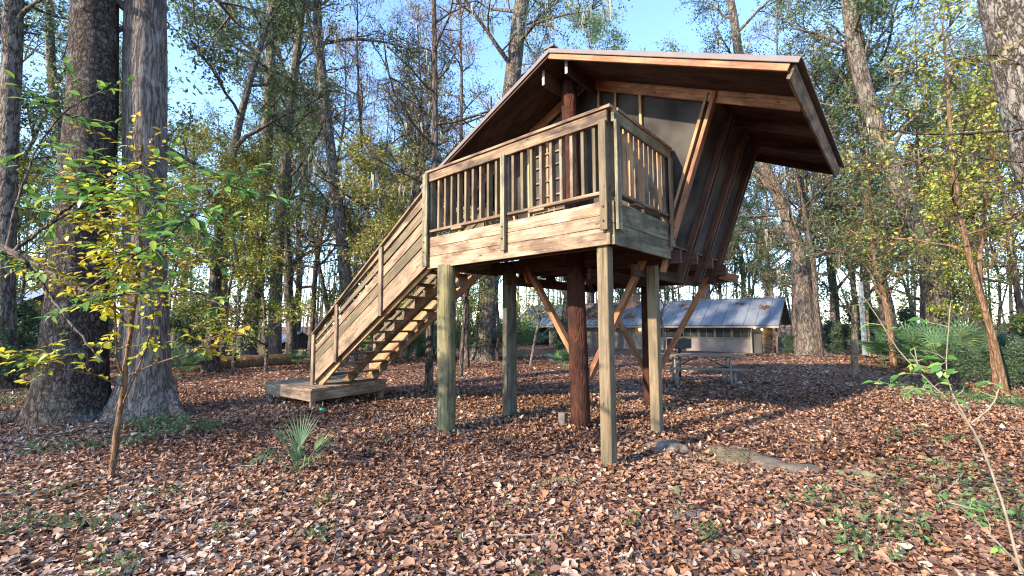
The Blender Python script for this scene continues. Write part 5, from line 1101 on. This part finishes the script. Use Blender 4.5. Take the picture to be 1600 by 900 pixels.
# green plastic ball, stump post, grey pole, benches, far shelters
def ball():
    import bmesh
    p = gpt(501, 643); bm = bmesh.new(); bmesh.ops.create_uvsphere(bm, u_segments=20, v_segments=12, radius=.045)
    for v in bm.verts: v.co.z *= .8
    me = bpy.data.meshes.new('ball'); bm.to_mesh(me); bm.free(); o = obj('plastic_cup', me, mat=GREENPL); o.location = (p.x, p.y, gzn(p.x, p.y)+.05); tag(o, 'small crushed green plastic cup lying beside the landing', 'litter')
ball()
p = gpt(1336, 603); o = obj('wooden_post', round_mesh('wooden_post', .085, .07, 1.12, CAPW, 14, 6, .1)); o.location = (p.x, p.y, 0); tag(o, 'short brown wooden post alone in the leaves on the right', 'post')
p = gpt(1351, 563); t = thing('utility_pole', 'pale grey square pole standing in front of the right hand woods', 'pole', tuple(p))
beam('pole', t, (0, 0, 0), (0, 0, 3.45), .14, .14, PIPEW, up=(0, 1, 0)); beam('conduit', t, (.14, -.1, 0), (.14, -.1, 2.1), .06, .06, CAPW, up=(0, 1, 0))
def bench(label, px, py, Y, rz):
    x = X(px, Y); t = thing('log_bench', label, 'bench', (x, Y, gz(x, Y)), rz, 'benches beyond the fallen log')
    beam('seat', t, (-1.1, 0, .42), (1.1, 0, .42), .3, .07, TABW)
    for s in (-.8, .8): beam('leg', t, (s, 0, 0), (s, 0, .39), .12, .25, CAPW, up=(0, 1, 0))
bench('low plank bench between the fallen log and the woods, left one', 350, 548, 23, .1); bench('low plank bench beyond the right end of the fallen log', 452, 548, 24, -.1)
p = (X(396, 22), 22)
o = obj('bucket', round_mesh('bucket', .16, .2, .42, WHITEP, 16, 3, 0)); o.location = (p[0], p[1], gz(*p)); tag(o, 'small white bucket behind the fallen log', 'bucket')
def shelter(label, x, y, z, rz, s=1):
    t = thing('screened_shelter', label, 'shelter', (x, y, z), rz); t.scale = (s, s, s)
    for sg in (-1, 1):
        up = Vector((sg*.55, 0, 1)).normalized()
        for k_ in range(6): beam('roof_panel', t, (0, -2.2+(k_+.5)*.733, 4.6), (sg*2.9, -2.2+(k_+.5)*.733, 4.6-.55*2.9), .725, .03, ROOFM, up)
        for v in (-1.9, -.6, .7, 1.9): beam('slanted_post', t, (sg*1.2, v, 1.7), (sg*2.0, v, 3.5), .12, .06, CAPW, up=(0, 1, 0))
        for v in (-1.8, 1.8): beam('leg', t, (sg*1.1, v, -.2), (sg*1.1, v, 1.7), .16, .16, CAPW, up=(0, 1, 0))
    beam('floor', t, (-1.3, 0, 1.65), (1.3, 0, 1.65), 4.0, .14, CAPW)
    for v in (-1.9, 1.9):
        me = bpy.data.meshes.new('gable_screen'); P = [(-1.2, 1.75), (-2.0, 3.45), (0, 4.5), (2.0, 3.45), (1.2, 1.75)]; V = [(a_, v, b_) for a_, b_ in P]+[(a_, v+.01, b_) for a_, b_ in P]
        me.from_pydata(V, [], [(0, 1, 2, 3, 4), (9, 8, 7, 6, 5)]); obj('gable_screen', me, t, mat=SCREEN)
shelter('small raised shelter with a blue metal roof far beyond the stairs', X(462, 38), 38, -1.9, R(50), .62)
shelter('raised shelter with a blue metal roof at the left behind the twin trunks', X(52, 34), 34, .2, R(80), .9)

# trees behind and beside the photographer, throwing the dappled shade
random.seed(11)
for i, (x, y, kd, s) in enumerate([(-24, -19, 'bare', .7), (-40, -16, 'tall', .9), (-6, -22, 'bare', 1.0), (3, -14, 'oak', .8), (14, -10, 'ever', 1)]):
    nm, wd = KN[kd]; put(kd, i, nm, '%s %s metres behind the photographer' % (wd, ('fifteen', 'eighteen', 'twenty-two', 'fourteen', 'ten', 'forty', 'eight')[i]), 'tree', x, y, s, group='trees behind the photographer')

# things that would otherwise share a label are told apart by their order in the picture
ORD = ['leftmost', 'second from left', 'third from left', 'fourth from left', 'fifth from left', 'sixth from left', 'seventh from left', 'eighth from left', 'ninth from left', 'tenth from left', 'eleventh from left', 'twelfth from left', 'thirteenth from left', 'fourteenth from left', 'fifteenth from left', 'sixteenth from left']
by = {}
for o in scene.objects:
    if o.parent is None and o.get('category') and o.location.y > 0: by.setdefault(o['label'], []).append(o)
for lb, os_ in by.items():
    if len(os_) > 1:
        os_.sort(key=lambda o: o.location.x/o.location.y)
        for q, o in enumerate(os_): o['label'] = lb+', '+(('left one', 'right one')[q] if len(os_) == 2 else ORD[q] if q < len(os_)-1 else 'rightmost')
